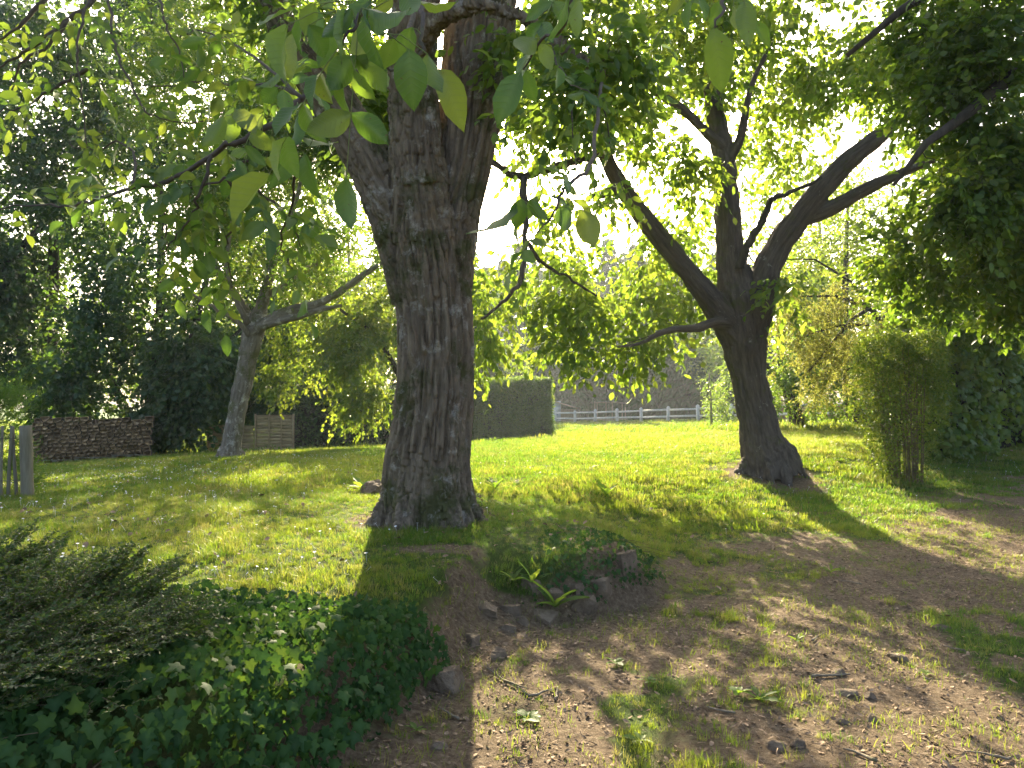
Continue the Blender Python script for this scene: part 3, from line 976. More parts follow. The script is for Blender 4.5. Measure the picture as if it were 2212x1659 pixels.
leaflets = []                                          # (base, axis, normal, length, width factor)
to_cam = lambda p: unit(np.array((0, 0, EYE)) - p)
def hand_leaf(x0, y0, x1, y1, d, dd=0.0, w=1.0):
    a, b = P(x0, y0, d), P(x1, y1, d + dd)
    n = to_cam(a) * rng.choice((1, 1, -1)) + rng.normal(size=3) * .75 + np.array((0, 0, .35))
    leaflets.append((a, b - a, n, np.linalg.norm(b - a), w))
HAND = [(794, 20, 800, 153, 2.0, 1.0), (884, 108, 890, 225, 2.0, 1.15), (924, 117, 937, 207, 2.1, 1.0), (850, 83, 827, 152, 2.1, 1.1), (950, 150, 1004, 263, 2.2, .8),
        (767, 153, 800, 221, 2.1, 1.1), (737, 170, 735, 245, 2.2, 1.0), (784, 17, 894, 63, 2.0, 1.2), (904, 0, 984, 27, 2.1, 1.0), (744, 20, 730, 135, 2.1, .9),
        (835, 155, 824, 190, 2.3, 1), (800, 0, 745, 60, 2.2, 1.0), (870, -20, 905, 50, 2.1, 1.0), (845, -15, 810, 40, 2.2, 1.0), (890, 60, 850, 140, 2.3, 1.0),
        (1227, -5, 1194, 95, 2.4, 1.15), (1250, -5, 1241, 82, 2.5, 1.0), (1157, 83, 1104, 123, 2.6, 1.2), (1124, 157, 1068, 264, 2.6, .95), (1137, 153, 1149, 225, 2.7, 1.0),
        (1204, 147, 1210, 197, 3.4, 1.0), (1264, 203, 1297, 229, 4.6, 1), (1260, 205, 1267, 251, 4.6, 1), (1262, 200, 1222, 215, 4.6, 1), (1165, 95, 1200, 150, 2.7, 1.1),
        (1114, 440, 1054, 542, 3.2, 1.05), (1127, 430, 1112, 495, 3.2, 1.1), (1147, 430, 1175, 480, 3.2, 1.0), (1230, 440, 1213, 505, 3.25, 1.1), (1257, 455, 1286, 532, 3.2, 1.3),
        (1237, 433, 1286, 462, 3.25, 1.1), (1205, 432, 1225, 505, 3.3, 1.0), (1160, 425, 1140, 470, 3.3, 1.0), (1120, 470, 1105, 540, 3.3, .9), (1190, 425, 1240, 440, 3.3, .9),
        (1495, 0, 1478, 68, 2.6, 1.1), (1541, 60, 1567, 192, 2.5, .85), (1608, 5, 1616, 98, 2.6, .9), (1585, 15, 1600, 62, 2.7, 1.1), (1510, -5, 1526, 40, 2.7, 1.1), (1622, 45, 1672, 90, 2.7, .6),
        (1560, 0, 1535, 62, 2.6, 1.1), (1480, -10, 1440, 35, 2.8, 1.0), (1590, -10, 1640, 40, 2.7, 1.0),
        (620, 55, 578, 168, 2.2, 1.0), (667, 55, 712, 122, 2.2, 1.35), (693, 165, 672, 232, 2.5, 1.25), (567, 247, 545, 285, 3.2, 1.2), (500, 245, 497, 312, 3.0, 1.35), (483, 252, 442, 322, 2.9, 1.15),
        (510, 237, 552, 284, 3.0, 1.3), (540, 290, 582, 313, 3.1, 1.1), (530, 313, 575, 361, 3.1, .95), (513, 347, 534, 388, 3.2, .9), (617, 310, 621, 405, 2.8, .95), (660, 333, 674, 428, 2.8, 1.05),
        (653, 298, 731, 321, 2.9, 1.25), (655, 40, 630, 110, 2.3, 1.2), (640, 70, 610, 160, 2.4, 1.1), (600, 190, 560, 222, 2.9, 1.2), (612, 195, 618, 250, 2.8, 1.2), (690, 210, 720, 275, 2.7, 1.0),
        (640, 240, 640, 325, 2.9, 1.0), (655, 20, 700, 60, 2.3, 1.2), (720, 60, 690, 150, 2.3, 1.0), (700, 100, 735, 180, 2.4, 1.0), (470, 205, 430, 232, 3.3, 1.2), (478, 210, 460, 248, 3.3, 1.2),
        (605, 150, 570, 200, 2.6, 1.1), (680, 10, 655, 75, 2.2, 1.1), (760, 20, 700, 90, 2.1, 1.1), (770, 60, 790, 150, 2.2, 1.0), (745, 150, 700, 210, 2.4, 1.0)]
for x0, y0, x1, y1, d, w in HAND:
    hand_leaf(x0, y0, x1, y1, d, rng.uniform(-.05, .05), w)
stalks = Mesh()
def compound(p, d, L, n_pairs, r):
    """A walnut leaf: stalk with paired leaflets and one at the tip."""
    d = unit(d)
    u = np.linspace(0, 1, 6)
    pts = p + d * (u * L)[:, None]
    pts[:, 2] -= .35 * L * u ** 2
    stalks.tube(pts, np.linspace(.0022, .0012, 6), 4, False)
    side = unit(np.cross(d, (0, 0, 1.0)))
    up = unit(np.cross(side, d))
    roll = r.normal() * .5
    side, up = side * math.cos(roll) + up * math.sin(roll), up * math.cos(roll) - side * math.sin(roll)
    for k in range(n_pairs + 1):
        t = .3 + .7 * k / n_pairs
        q = p + d * t * L
        q[2] -= .35 * L * t * t
        sl = L * .48 * (.62 + .38 * t) * r.uniform(.85, 1.15)
        for s in ((-1, 1) if k < n_pairs else (0,)):
            ax = d * (.45 if s else 1.0) + side * s * .9 + np.array((0, 0, -.35)) + r.normal(size=3) * .16
            leaflets.append((q, ax, up + r.normal(size=3) * .3, sl, r.uniform(.9, 1.25)))
for k, pp in enumerate(tw_lines):
    n = (17, 7, 8, 5, 7, 10, 8, 11, 9, 5, 7, 7, 0, 3, 1, 0, 3, 6, 6, 6, 8, 8, 8, 7, 7)[k]
    r = np.random.default_rng(40 + k)
    lo = .30 if k == 0 else .16
    for t in np.linspace(lo, 1, n):
        i = min(len(pp) - 2, int(t * (len(pp) - 1)))
        tan = unit(pp[i + 1] - pp[i])
        d = tan * .7 + unit(np.cross(tan, r.normal(size=3))) * .9 + np.array((0, 0, -.15))
        L_ = r.uniform(.26, .36) if k in (12, 13, 14, 15) else r.uniform(.16, .24)
        compound(pp[i], d, L_, int(r.integers(2, 4)), r)
def hand_stalks(m):
    allp = np.concatenate(tw_lines)
    for b, a, n, L_, w in HANDLEAF:
        d_ = np.linalg.norm(allp - b, axis=1)
        q = allp[d_.argmin()]
        D = min(d_.min(), .16)
        q = b + unit(q - b) * D
        mid = (q + b) / 2 + np.array((0, 0, .15 * D))
        m.tube([q, mid, b, b + a * .08], (.0022, .0018, .0016, .0012), 4, False)
HANDLEAF = [q for q in leaflets[:len(HAND)]]
hand_stalks(stalks)
link('leaf_stalks', stalks.mesh('leaf_stalks', M['rachis']), wal, 'stuff')
def leaf_matrix(b, ax, n, ln, w, base):
    R = frames(ax[None], n[None])[0] * np.array((ln * w, ln, ln))
    m4 = Matrix(((*R[0], b[0] - base[0]), (*R[1], b[1] - base[1]), (*R[2], b[2] - base[2]), (0, 0, 0, 1)))
    return m4
def seen(b, margin=60):
    v = b - np.array((0, 0, EYE))
    c, s = math.cos(PITCH), math.sin(PITCH)
    f = v[1] * c + v[2] * s
    return f > 0 and -margin < CX + F * v[0] / f < 2212 + margin and -margin < CY - F * (v[2] * c - v[1] * s) / f < 1659 + margin
leaflets.sort(key=lambda q: -q[3] / np.linalg.norm(q[0] - (0, 0, EYE)) * (1 if seen(q[0]) else .1))
one = bpy.data.objects.new('leaf', LEAFLET[0])
for k, q in enumerate(leaflets[:296]):
    o = one if k == 0 else one.copy()
    o.data = LEAFLET[k % 16]
    COL.objects.link(o)
    o.parent = wal
    o.matrix_local = leaf_matrix(*q, WAL)
# the smaller leaves of the walnut: rest of the sprays and the high crown over the camera
rest = leaflets[296:]
rr = np.random.default_rng(8)
sk = Skeleton(wal_lines + [cross])
T = np.concatenate([blob(560, -330, 7.0, 420, 210, 2.6, 60, rr), blob(1250, -420, 6.6, 420, 260, 3.0, 70, rr), blob(900, -700, 6.5, 600, 200, 3.5, 90, rr),
                    blob(250, -420, 6.5, 300, 220, 2.2, 40, rr), blob(1130, 45, 6.6, 110, 60, .5, 12, rr), blob(1310, 110, 6.0, 130, 130, .8, 22, rr),
                    blob(1215, 190, 6.0, 70, 90, .5, 10, rr), blob(620, 60, 7.4, 130, 90, .8, 14, rr), blob(700, 40, 8.2, 140, 120, 1.0, 16, rr), blob(830, 160, 8.6, 90, 130, .8, 26, rr), blob(800, 260, 8.8, 60, 90, .6, 14, rr)])
d = sk.grow(T, rr, WAL[2] + 3.2)
link('branches', sk.branch_mesh('branches', M['branch'], 5), wal, 'stuff')
arr = spray(T, d, 6, 9, .50, .115, rr, droop=.5)
arr = [np.concatenate([a, b]) for a, b in zip(arr, (np.array([q[0] for q in rest]), np.array([q[1] for q in rest]), np.array([q[2] for q in rest]), np.array([q[3] for q in rest]), rr.uniform(0, 1, len(rest))))]
link('crown', leaf_mesh('crown', M['walnut_far'], *arr, T_oval(.5), r=rr), wal, 'stuff')

# ------------------------------------------------------------------ the forked cherry tree
def cherry_bark(v, co, rad):
    w = np.minimum(1, rad / .3)
    c = co * 15 + .5 * np.stack([vnoise(co * 7, 1), vnoise(co * 7 + 9, 2), vnoise(co * 7 + 5, 3)], -1)
    f1, f2 = worley(c, 8)
    return (smooth(.02, .40, f2 - f1) - .6) * .034 * w + .040 * fbm(v * 2.4, 3, 31) * w + .008 * vnoise(co * 40, 3) * w
che = thing('cherry_tree', 'leaning dark cherry trunk forking into three limbs, on a low mound beside the dirt path', 'tree', CHE)
DC = 13.0
def cl(pts, d0=DC, d1=DC):
    n = len(pts)
    return line([(x, y, d0 + (d1 - d0) * i / (n - 1), r) for i, (x, y, r) in enumerate(pts)])
che_lines = [
    cl([(1668, 1030, 62), (1662, 1000, 56), (1648, 960, 47), (1632, 885, 40), (1613, 790, 40), (1604, 710, 47), (1592, 640, 42), (1578, 560, 31), (1572, 460, 28), (1564, 340, 26), (1545, 260, 20), (1540, 180, 19), (1545, 80, 16), (1560, -60, 13), (1580, -220, 8)], 13, 13),
    cl([(1600, 740, 38), (1560, 680, 30), (1500, 605, 24), (1430, 520, 22), (1390, 468, 22), (1354, 420, 20), (1325, 375, 19), (1298, 320, 14), (1280, 255, 12), (1271, 170, 10), (1285, 60, 8), (1295, -60, 6)], 13, 11.8),
    cl([(1620, 720, 36), (1642, 640, 33), (1662, 570, 30), (1700, 502, 28), (1743, 447, 26), (1787, 393, 24), (1835, 345, 21), (1890, 302, 18), (1945, 255, 15), (2020, 190, 11), (2100, 110, 7)], 13, 12.4),
    cl([(1725, 475, 18), (1775, 462, 17), (1858, 415, 15), (1930, 380, 12), (2020, 345, 7)], 12.9, 12.2),
    cl([(1562, 320, 13), (1510, 270, 11), (1474, 235, 11), (1420, 198, 10), (1370, 173, 8), (1304, 150, 6), (1240, 130, 4)], 12.9, 11.5),
    cl([(1575, 345, 12), (1602, 300, 9), (1618, 190, 7), (1655, 117, 5)], 12.9, 12.4),
    cl([(1598, 580, 10), (1612, 535, 9), (1632, 500, 9), (1655, 460, 8), (1665, 427, 6), (1695, 423, 5), (1775, 383, 3)], 12.7, 12.3),
    cl([(1345, 405, 15), (1315, 415, 12), (1285, 425, 11), (1265, 432, 7)], 12.0, 11.9),
    cl([(1298, 330, 11), (1237, 352, 9), (1190, 362, 9), (1144, 378, 9), (1124, 384, 8), (1090, 366, 7), (1057, 348, 6), (1020, 330, 4)], 11.9, 11.2),
    cl([(1132, 384, 8), (1133, 460, 7), (1134, 550, 6), (1128, 610, 5), (1090, 650, 4), (1040, 690, 2.5)], 11.4, 10.9),
    cl([(1578, 700, 16), (1538, 694, 12), (1508, 712, 10), (1475, 708, 9), (1420, 718, 7), (1388, 745, 5), (1330, 750, 3)], 12.8, 11.9),
    cl([(1134, 520, 5), (1170, 570, 4), (1230, 600, 3), (1290, 640, 2)], 11.2, 11.4),
]
thick = [l for l in che_lines if l[1][0] > .085]
root_r = np.random.default_rng(12)
voxel_trunk('trunk', thick, 0.024, M['cherry_bark'], che, root_lines(CHE, .36, 6, .30, root_r, .32, .10), cherry_bark, 14)
for p, q in che_lines:
    if q[0] <= .085:
        m = Mesh()
        t = np.linspace(0, len(p) - 1, len(p) * 4)
        pp = np.stack([np.interp(t, np.arange(len(p)), p[:, c]) for c in range(3)], -1)
        for _ in range(3):
            pp[1:-1] = .25 * pp[:-2] + .5 * pp[1:-1] + .25 * pp[2:]
        pp[1:-1] += root_r.normal(size=pp[1:-1].shape) * .012
        m.tube(pp, np.interp(t, np.arange(len(p)), q) * (1 + .1 * root_r.normal(size=len(t))), 8)
        link('limb', m.mesh('limb', M['dark_branch']), che)
rr = np.random.default_rng(21)
sk = Skeleton(che_lines)
CB = [(1180, 660, 13.4, 130, 100, 1.6, 42), (1290, 680, 14, 140, 90, 1.8, 60), (1400, 640, 14.2, 120, 110, 1.8, 54), (1080, 640, 12.4, 70, 90, 1.2, 22), (1046, 740, 11.8, 30, 90, .6, 14),
      (1250, 560, 14, 170, 80, 2.0, 28), (1400, 560, 15, 120, 80, 1.8, 34), (1480, 660, 14.5, 80, 90, 1.5, 22), (1500, 520, 15, 90, 80, 1.6, 12), (1210, 760, 13, 90, 30, .8, 14), (1330, 760, 13.4, 90, 30, .8, 12),
      (1660, 560, 17.5, 160, 90, 1.2, 18), (1580, 440, 17.5, 120, 80, 1.2, 8), (1720, 400, 17, 120, 90, 1.4, 20),
      (1150, 250, 11.5, 90, 100, .9, 24), (1200, 180, 11.6, 120, 90, 1.0, 30), (1330, 240, 12, 110, 110, 1.1, 32), (1400, 120, 12.2, 150, 120, 1.4, 52), (1480, 380, 12.6, 70, 80, .9, 22), (1420, 330, 12.4, 60, 60, .8, 14),
      (1550, 130, 12.8, 120, 120, 1.3, 50), (1640, 220, 14.2, 130, 110, 1.2, 40), (1690, 320, 14.6, 100, 80, 1.1, 24), (1740, 150, 13.6, 140, 130, 1.3, 54),
      (1850, 190, 14.2, 130, 100, 1.3, 44), (1300, 0, 12, 200, 120, 1.6, 40), (1560, -60, 12.8, 240, 120, 1.8, 60), (1660, 20, 13.4, 120, 70, 1.2, 34), (1540, 50, 13.4, 90, 60, 1.0, 20), (1850, 40, 12.2, 200, 140, 1.8, 60), (1985, 330, 13, 60, 60, .8, 14),
      (1530, -250, 12.5, 420, 160, 2.0, 80), (1180, 100, 11.8, 80, 70, .9, 20), (1700, 620, 12.6, 60, 70, .8, 12), (1240, 440, 11.8, 120, 50, .8, 12)]
T = np.concatenate([blob(*b, r=rr) for b in CB])
d = sk.grow(T, rr, CHE[2] + 2.0, wiggle=.16)
link('branches', sk.branch_mesh('branches', M['dark_branch'], 5), che, 'stuff')
tm = Mesh()
arr = spray(T, d, 4, 6, .46, .145, rr, droop=.6, hang=1.0, mesh=tm)
link('twigs', tm.mesh('twigs', M['dark_branch']), che, 'stuff')
link('crown', leaf_mesh('crown', M['cherry_leaf'], *arr, T_oval(.55), r=rr), che, 'stuff')

# ------------------------------------------------------------------ the pale leaning tree (left)
lean = thing('robinia_tree', 'slim pale barked leaning tree with mossy limbs before the wooden screen panels', 'tree', LEAN)
DL = 16.5
def ll(pts, d0=DL, d1=DL):
    n = len(pts)
    return line([(x, y, d0 + (d1 - d0) * i / (n - 1), r) for i, (x, y, r) in enumerate(pts)])
lean_lines = [
    ll([(494, 1010, 30), (497, 985, 25), (502, 950, 20), (510, 900, 19), (522, 840, 20), (537, 770, 20), (547, 715, 24), (560, 680, 16), (570, 640, 12), (583, 595, 10), (600, 530, 8), (640, 440, 6), (660, 340, 4)]),
    ll([(549, 715, 15), (580, 694, 13), (617, 672, 11), (650, 664, 10), (683, 659, 9), (733, 632, 8), (790, 590, 7), (830, 565, 5), (900, 520, 3)], 16.4, 15.8),
    ll([(560, 706, 10), (600, 695, 8), (650, 685, 7), (690, 668, 6), (740, 660, 4)], 16.3, 16.0),
    ll([(547, 710, 14), (530, 670, 10), (505, 630, 9), (473, 590, 8), (445, 535, 6), (420, 470, 5), (400, 380, 3)], 16.5, 16.8),
    ll([(535, 700, 8), (515, 660, 6), (500, 620, 5), (490, 560, 4), (500, 480, 3)], 16.3, 15.8),
    ll([(535, 725, 6), (510, 690, 5), (470, 670, 4), (430, 650, 3), (380, 600, 2)], 16.3, 15.5),
    ll([(570, 640, 8), (610, 620, 7), (650, 590, 6), (700, 560, 4), (720, 500, 3)], 16.5, 17),
]
def grey_bark_f(v, co, rad):
    w = np.minimum(1, rad / .16)
    c = co * 22 + .5 * np.stack([vnoise(co * 9, 1), vnoise(co * 9 + 9, 2), vnoise(co * 9 + 5, 3)], -1)
    f1, f2 = worley(c, 3)
    return (smooth(.02, .4, f2 - f1) - .6) * .016 * w + .016 * fbm(v * 5, 2, 3) * w
voxel_trunk('trunk', [l for l in lean_lines if l[1][0] > .095], 0.026, M['grey_bark'], lean, root_lines(LEAN, .2, 5, .2, np.random.default_rng(5), .25, .07), grey_bark_f, 12)
for p, q in lean_lines:
    if q[0] <= .095:
        m = Mesh()
        t = np.linspace(0, len(p) - 1, len(p) * 4)
        pp = np.stack([np.interp(t, np.arange(len(p)), p[:, c]) for c in range(3)], -1)
        for _ in range(2):
            pp[1:-1] = .25 * pp[:-2] + .5 * pp[1:-1] + .25 * pp[2:]
        pp[1:-1] += rng.normal(size=pp[1:-1].shape) * .02
        m.tube(pp, np.interp(t, np.arange(len(p)), q), 7)
        link('limb', m.mesh('limb', M['grey_branch']), lean)
rr = np.random.default_rng(31)
sk = Skeleton(lean_lines)
LB = [(500, 440, 16.5, 150, 100, 1.6, 66), (480, 350, 16.5, 170, 120, 1.8, 120), (640, 320, 16.5, 150, 100, 1.8, 90), (560, 230, 16.5, 220, 120, 2, 140), (760, 300, 16.6, 110, 90, 1.4, 70), (700, 160, 16.8, 170, 110, 1.6, 80), (380, 220, 16.6, 120, 120, 1.6, 60), (700, 480, 16.2, 110, 80, 1.3, 14),
      (790, 560, 16, 80, 70, 1.0, 18), (420, 480, 16.6, 110, 90, 1.3, 34), (700, 600, 16.2, 80, 50, .9, 10), (480, 90, 16.5, 240, 120, 2.2, 120), (800, 300, 16.5, 120, 90, 1.4, 130), (730, 300, 16.6, 90, 100, 1.2, 40),
      (560, 580, 16.4, 110, 60, 1.2, 18), (650, 540, 16.4, 150, 70, 1.0, 26), (420, 540, 16.4, 70, 60, .8, 12), (600, -60, 16.5, 260, 120, 2.2, 50), (430, 600, 16, 80, 60, .8, 10)]
T = np.concatenate([blob(*b, r=rr) for b in LB])
d = sk.grow(T, rr, LEAN[2] + 2.4, wiggle=.25)
link('branches', sk.branch_mesh('branches', M['grey_branch'], 4), lean, 'stuff')
arr = spray(T, d, 7, 11, .60, .085, rr, droop=.4, hang=.4)
link('crown', leaf_mesh('crown', M['gold_leaf'], *arr, T_rhomb(.5), r=rr), lean, 'stuff')
# ------------------------------------------------------------------ other trees
def T_tri():
    v = np.array([(0, 0, 0), (.42, .18, -.05), (.20, .48, .05), (.34, .66, -.06), (0, 1, -.12), (-.34, .66, -.06), (-.20, .48, .05), (-.42, .18, -.05), (0, .42, .05)])
    return v, [np.array([(8, k, k + 1) for k in range(7)] + [(8, 7, 0)])]
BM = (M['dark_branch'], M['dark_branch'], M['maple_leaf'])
def base_of(x, y, d):
    p = P(x, y, d)
    return np.array((p[0], p[1], gz(p[0], p[1])[0]))
def stem(b, pts):
    """A limb from base b: pts of (dx, dy, height, radius) in metres."""
    return np.array([(b[0] + x, b[1] + y, b[2] + z) for x, y, z, r in pts]), np.array([r for x, y, z, r in pts])

r = np.random.default_rng(51)
b = base_of(318, 980, 25.5)
simple_tree('maple_tree', 'dark many stemmed maple behind the right end of the firewood stack', b, 'dark maples behind the lawn',
            [stem(b, [(0, 0, -.2, .30), (.1, 0, 1.2, .24), (.25, .1, 3, .2), (.3, .2, 5, .16), (.2, .3, 8, .1), (0, .4, 11, .05)]),
             stem(b, [(.3, .2, -.1, .2), (.7, .2, 1.4, .17), (1.2, .2, 3.2, .13), (1.6, .3, 5.2, .1), (2.1, .4, 7.5, .06)]),
             stem(b, [(-.2, 0, 0, .18), (-.8, .1, 1.6, .14), (-1.8, .2, 3.4, .1), (-3.0, .3, 5.0, .06)]),
             stem(b, [(.5, 0, .2, .15), (1.3, -.2, 1.8, .11), (2.4, -.3, 3.4, .08), (3.4, -.4, 4.4, .04)])],
            [(330, 640, 25, 150, 150, 2.4, 120), (230, 760, 24.5, 130, 90, 1.8, 80), (420, 760, 24.5, 90, 90, 1.5, 60), (300, 450, 25.5, 220, 130, 2.6, 110), (410, 870, 24.4, 60, 70, .9, 46),
             (350, 905, 24.4, 60, 60, .8, 40), (360, 230, 26, 250, 150, 3, 150), (440, 60, 26.5, 200, 90, 2.6, 70), (160, 830, 24, 110, 40, 1.2, 36), (380, 830, 24.0, 60, 40, .7, 40)],
            .17, BM, r, twigs=6, leaves=8, tl=.9, template=T_tri(), droop=.4, hang=.9, minz=b[2] + .8)
b = base_of(95, 985, 27)
simple_tree('maple_tree', 'tall dark maple rising directly behind the left half of the firewood stack', b, 'dark maples behind the lawn',
            [stem(b, [(0, 0, -.2, .35), (0, 0, 2, .28), (.2, 0, 5, .22), (.1, .2, 9, .14), (0, .3, 13, .05)]),
             stem(b, [(0, 0, 2, .2), (-1, .2, 4, .15), (-2.6, .3, 6.5, .09), (-4, .4, 8, .04)]),
             stem(b, [(0, 0, 2.4, .18), (1.2, .2, 4.4, .13), (2.8, .3, 7, .08)])],
            [(90, 660, 27, 150, 120, 2.6, 110), (40, 800, 26.5, 120, 70, 2, 70), (130, 470, 27, 190, 110, 2.8, 90), (30, 560, 26.5, 90, 120, 2, 50), (150, 300, 27.5, 220, 110, 3, 120), (160, 120, 27.5, 200, 110, 2.8, 90), (120, 890, 26.0, 110, 35, 1.2, 36)],
            .18, BM, r, twigs=6, leaves=8, tl=1.0, template=T_tri(), droop=.4, hang=.9, minz=b[2] + 1.4)
b = base_of(-190, 990, 25)
simple_tree('maple_tree', 'dark maple at the edge of view beyond the picket fence', b, 'dark maples behind the lawn',
            [stem(b, [(0, 0, -.2, .35), (.3, 0, 3, .26), (1.2, 0, 6, .18), (2.0, .2, 9, .12), (2.4, .3, 12, .05)]), stem(b, [(.3, 0, 3, .2), (1.6, .2, 5, .15), (3.4, .3, 7.3, .1), (5, .4, 9, .05)])],
            [(-60, 620, 25, 120, 150, 2.2, 80), (-20, 300, 25, 150, 140, 2.4, 70), (40, 100, 25.5, 190, 110, 2.5, 70), (-40, 800, 24.5, 110, 70, 1.6, 40), (220, 40, 26, 200, 90, 2.4, 50)],
            .18, BM, r, twigs=6, leaves=7, tl=1.0, template=T_tri(), droop=.4, hang=.9, minz=b[2] + 1.6)
b = base_of(520, 975, 28)
simple_tree('maple_tree', 'leafy maple behind the wooden screen panels with sunlit outer leaves', b, 'dark maples behind the lawn',
            [stem(b, [(0, 0, -.2, .3), (.1, 0, 2, .24), (.3, 0, 5, .17), (.2, .2, 8, .1), (0, .3, 11, .04)]), stem(b, [(0, 0, 1.6, .18), (1.2, .2, 3.4, .12), (2.8, .3, 5, .07)]), stem(b, [(0, 0, 1.8, .15), (-1.2, .2, 3.8, .1), (-2.2, .3, 5.6, .05)])],
            [(560, 780, 27.5, 120, 90, 1.8, 90), (480, 660, 28, 110, 110, 2, 70), (640, 700, 27.5, 90, 100, 1.8, 70), (600, 560, 28, 130, 90, 2.2, 70), (500, 870, 26.6, 70, 40, 1, 44), (680, 840, 27, 80, 70, 1.2, 60), (580, 860, 26.4, 80, 34, .8, 40), (450, 800, 26.5, 80, 60, 1, 40), (560, 380, 28.5, 190, 130, 2.6, 130), (580, 180, 28.5, 220, 120, 2.6, 130), (520, 20, 28.5, 260, 90, 2.6, 80)],
            .17, (M['dark_branch'], M['dark_branch'], M['maple_leaf']), r, twigs=6, leaves=8, tl=.9, template=T_tri(), droop=.4, hang=.9, minz=b[2] + 1.2)
b = base_of(800, 968, 21)
simple_tree('lime_tree', 'sunlit pale green tree with drooping leafy sprays, its stem hidden by the walnut trunk', b, None,
            [stem(b, [(.9, 0, -.2, .16), (.9, 0, 1.6, .13), (.8, .1, 3.4, .1), (.5, .2, 5.5, .05)]), stem(b, [(.9, 0, 1.8, .09), (.2, -.1, 3.1, .07), (-.8, -.2, 3.8, .04)])],
            [(790, 750, 20.6, 80, 100, 1.0, 56), (730, 780, 20.8, 90, 70, 1.0, 44), (650, 720, 21.5, 90, 80, 1.0, 44), (690, 620, 21.5, 90, 80, 1.0, 44), (610, 810, 22, 70, 40, .8, 22), (820, 660, 20.8, 60, 80, .9, 46), (830, 860, 20.4, 30, 40, .5, 16), (760, 870, 20.3, 50, 35, .6, 26), (700, 700, 21, 60, 60, .9, 26), (840, 540, 21, 60, 90, 1, 36), (790, 430, 21, 110, 100, 1.2, 14), (770, 250, 21, 140, 80, 1.5, 110), (640, 330, 22, 110, 100, 1.3, 30), (720, 560, 21, 70, 70, 1, 36), (900, 640, 21.5, 120, 140, 1, 40)],
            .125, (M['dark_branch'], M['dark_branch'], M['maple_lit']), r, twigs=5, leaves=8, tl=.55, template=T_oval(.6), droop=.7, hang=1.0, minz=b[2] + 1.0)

# the tree leaning in over the path from the right
b = np.array((8.6, 10.2, gz(8.6, 10.2)[0]))
def rl(pts):
    return line(pts)
elm_l = [stem(b, [(0, 0, -.2, .36), (0, 0, 1.2, .28), (-.1, -.1, 3, .24), (-.3, -.2, 5, .18), (-.6, -.3, 7.5, .1), (-.9, -.4, 9.5, .05)]),
         rl([(2540, 90, 10, 34), (2380, 60, 9.5, 24), (2260, 120, 9, 19), (2158, 187, 8.6, 15), (2108, 230, 8.4, 13), (2061, 267, 8.3, 11), (2000, 310, 8.2, 8), (1930, 400, 8.2, 4)]),
         rl([(2500, 300, 10, 30), (2380, 330, 9.8, 20), (2240, 420, 9.6, 13), (2120, 480, 9.4, 8), (2000, 540, 9.2, 4)]),
         rl([(2480, -100, 10, 30), (2300, -160, 9.3, 22), (2100, -80, 9, 14), (1950, 20, 8.8, 9), (1830, 120, 8.8, 5)])]
eb = [(2060, 120, 8.8, 150, 130, 1.2, 80), (1940, 60, 9.0, 110, 100, 1.2, 40), (2140, 300, 8.6, 110, 110, 1.1, 70), (2030, 430, 8.6, 110, 80, 1.0, 56), (2140, 470, 9.0, 110, 90, 1.1, 60), (1900, 530, 9.6, 70, 60, .8, 22),
      (2020, 600, 9.6, 120, 55, .9, 40), (2160, 620, 9.8, 80, 60, .9, 34), (1990, 230, 8.8, 60, 70, .9, 20), (2250, 200, 9, 120, 200, 1.4, 50), (2250, 520, 9.6, 100, 150, 1.2, 40), (2080, -90, 9, 260, 120, 1.6, 70), (1960, 180, 9.2, 60, 60, .8, 14)]
eb = [(x_ + 55, *q_) for x_, *q_ in eb]
simple_tree('elm_tree', 'dark leafy elm whose boughs hang in over the dirt path, trunk out of view', b, None, elm_l, eb, .10, (M['cherry_bark'] if False else M['dark_branch'], M['dark_branch'], M['elm_leaf']), np.random.default_rng(61),
            twigs=6, leaves=9, tl=.5, template=T_oval(.62), droop=.35, hang=.45, minz=b[2] + 1.4)
# hedge line on the right: dark hazel above the ivy, blossom tree, orchard trees
r = np.random.default_rng(71)
FIR = []
b = base_of(2110, 960, 15.6)
simple_tree('hazel_tree', 'dark hazel growing up through the big leaved hedge', b, None,
            [stem(b, [(0, 0, -.2, .12), (-.1, 0, 1.6, .1), (-.3, 0, 3.2, .07), (-.5, 0, 5, .03)]), stem(b, [(.2, 0, 0, .1), (.5, 0, 2, .08), (1, .1, 4, .05)])],
            [(2010, 640, 14.6, 90, 70, .9, 56), (2100, 590, 15, 90, 80, 1, 60), (2190, 650, 15.4, 80, 80, 1, 50), (1960, 590, 14.8, 80, 80, .8, 50), (2060, 700, 14.3, 80, 40, .6, 30), (2170, 700, 15, 80, 40, .6, 30), (2240, 560, 15.5, 80, 80, 1, 36)],
            .10, (M['dark_branch'], M['dark_branch'], M['elm_leaf']), r, twigs=5, leaves=8, tl=.5, template=T_rhomb(.62), droop=.4, minz=b[2] + 1.0)
b = base_of(1990, 955, 17.5)
bl = [line([(1990, 965, 17.5, 10), (1975, 850, 17.4, 8), (1935, 740, 17.3, 7), (1880, 665, 17.2, 6), (1810, 640, 17.1, 4), (1730, 640, 17, 2)]),
      line([(1935, 740, 17.3, 5), (1870, 700, 17.1, 4), (1800, 705, 17, 3), (1730, 730, 16.9, 2)]),
      line([(1880, 665, 17.2, 5), (1840, 690, 17, 4), (1790, 750, 16.9, 3), (1740, 810, 16.8, 2)]),
      line([(1880, 665, 17.2, 4), (1840, 610, 17.2, 3), (1760, 560, 17.2, 2), (1700, 560, 17.2, 1)]),
      line([(1935, 740, 17.3, 5), (1880, 760, 17.0, 4), (1830, 800, 16.9, 2)])]
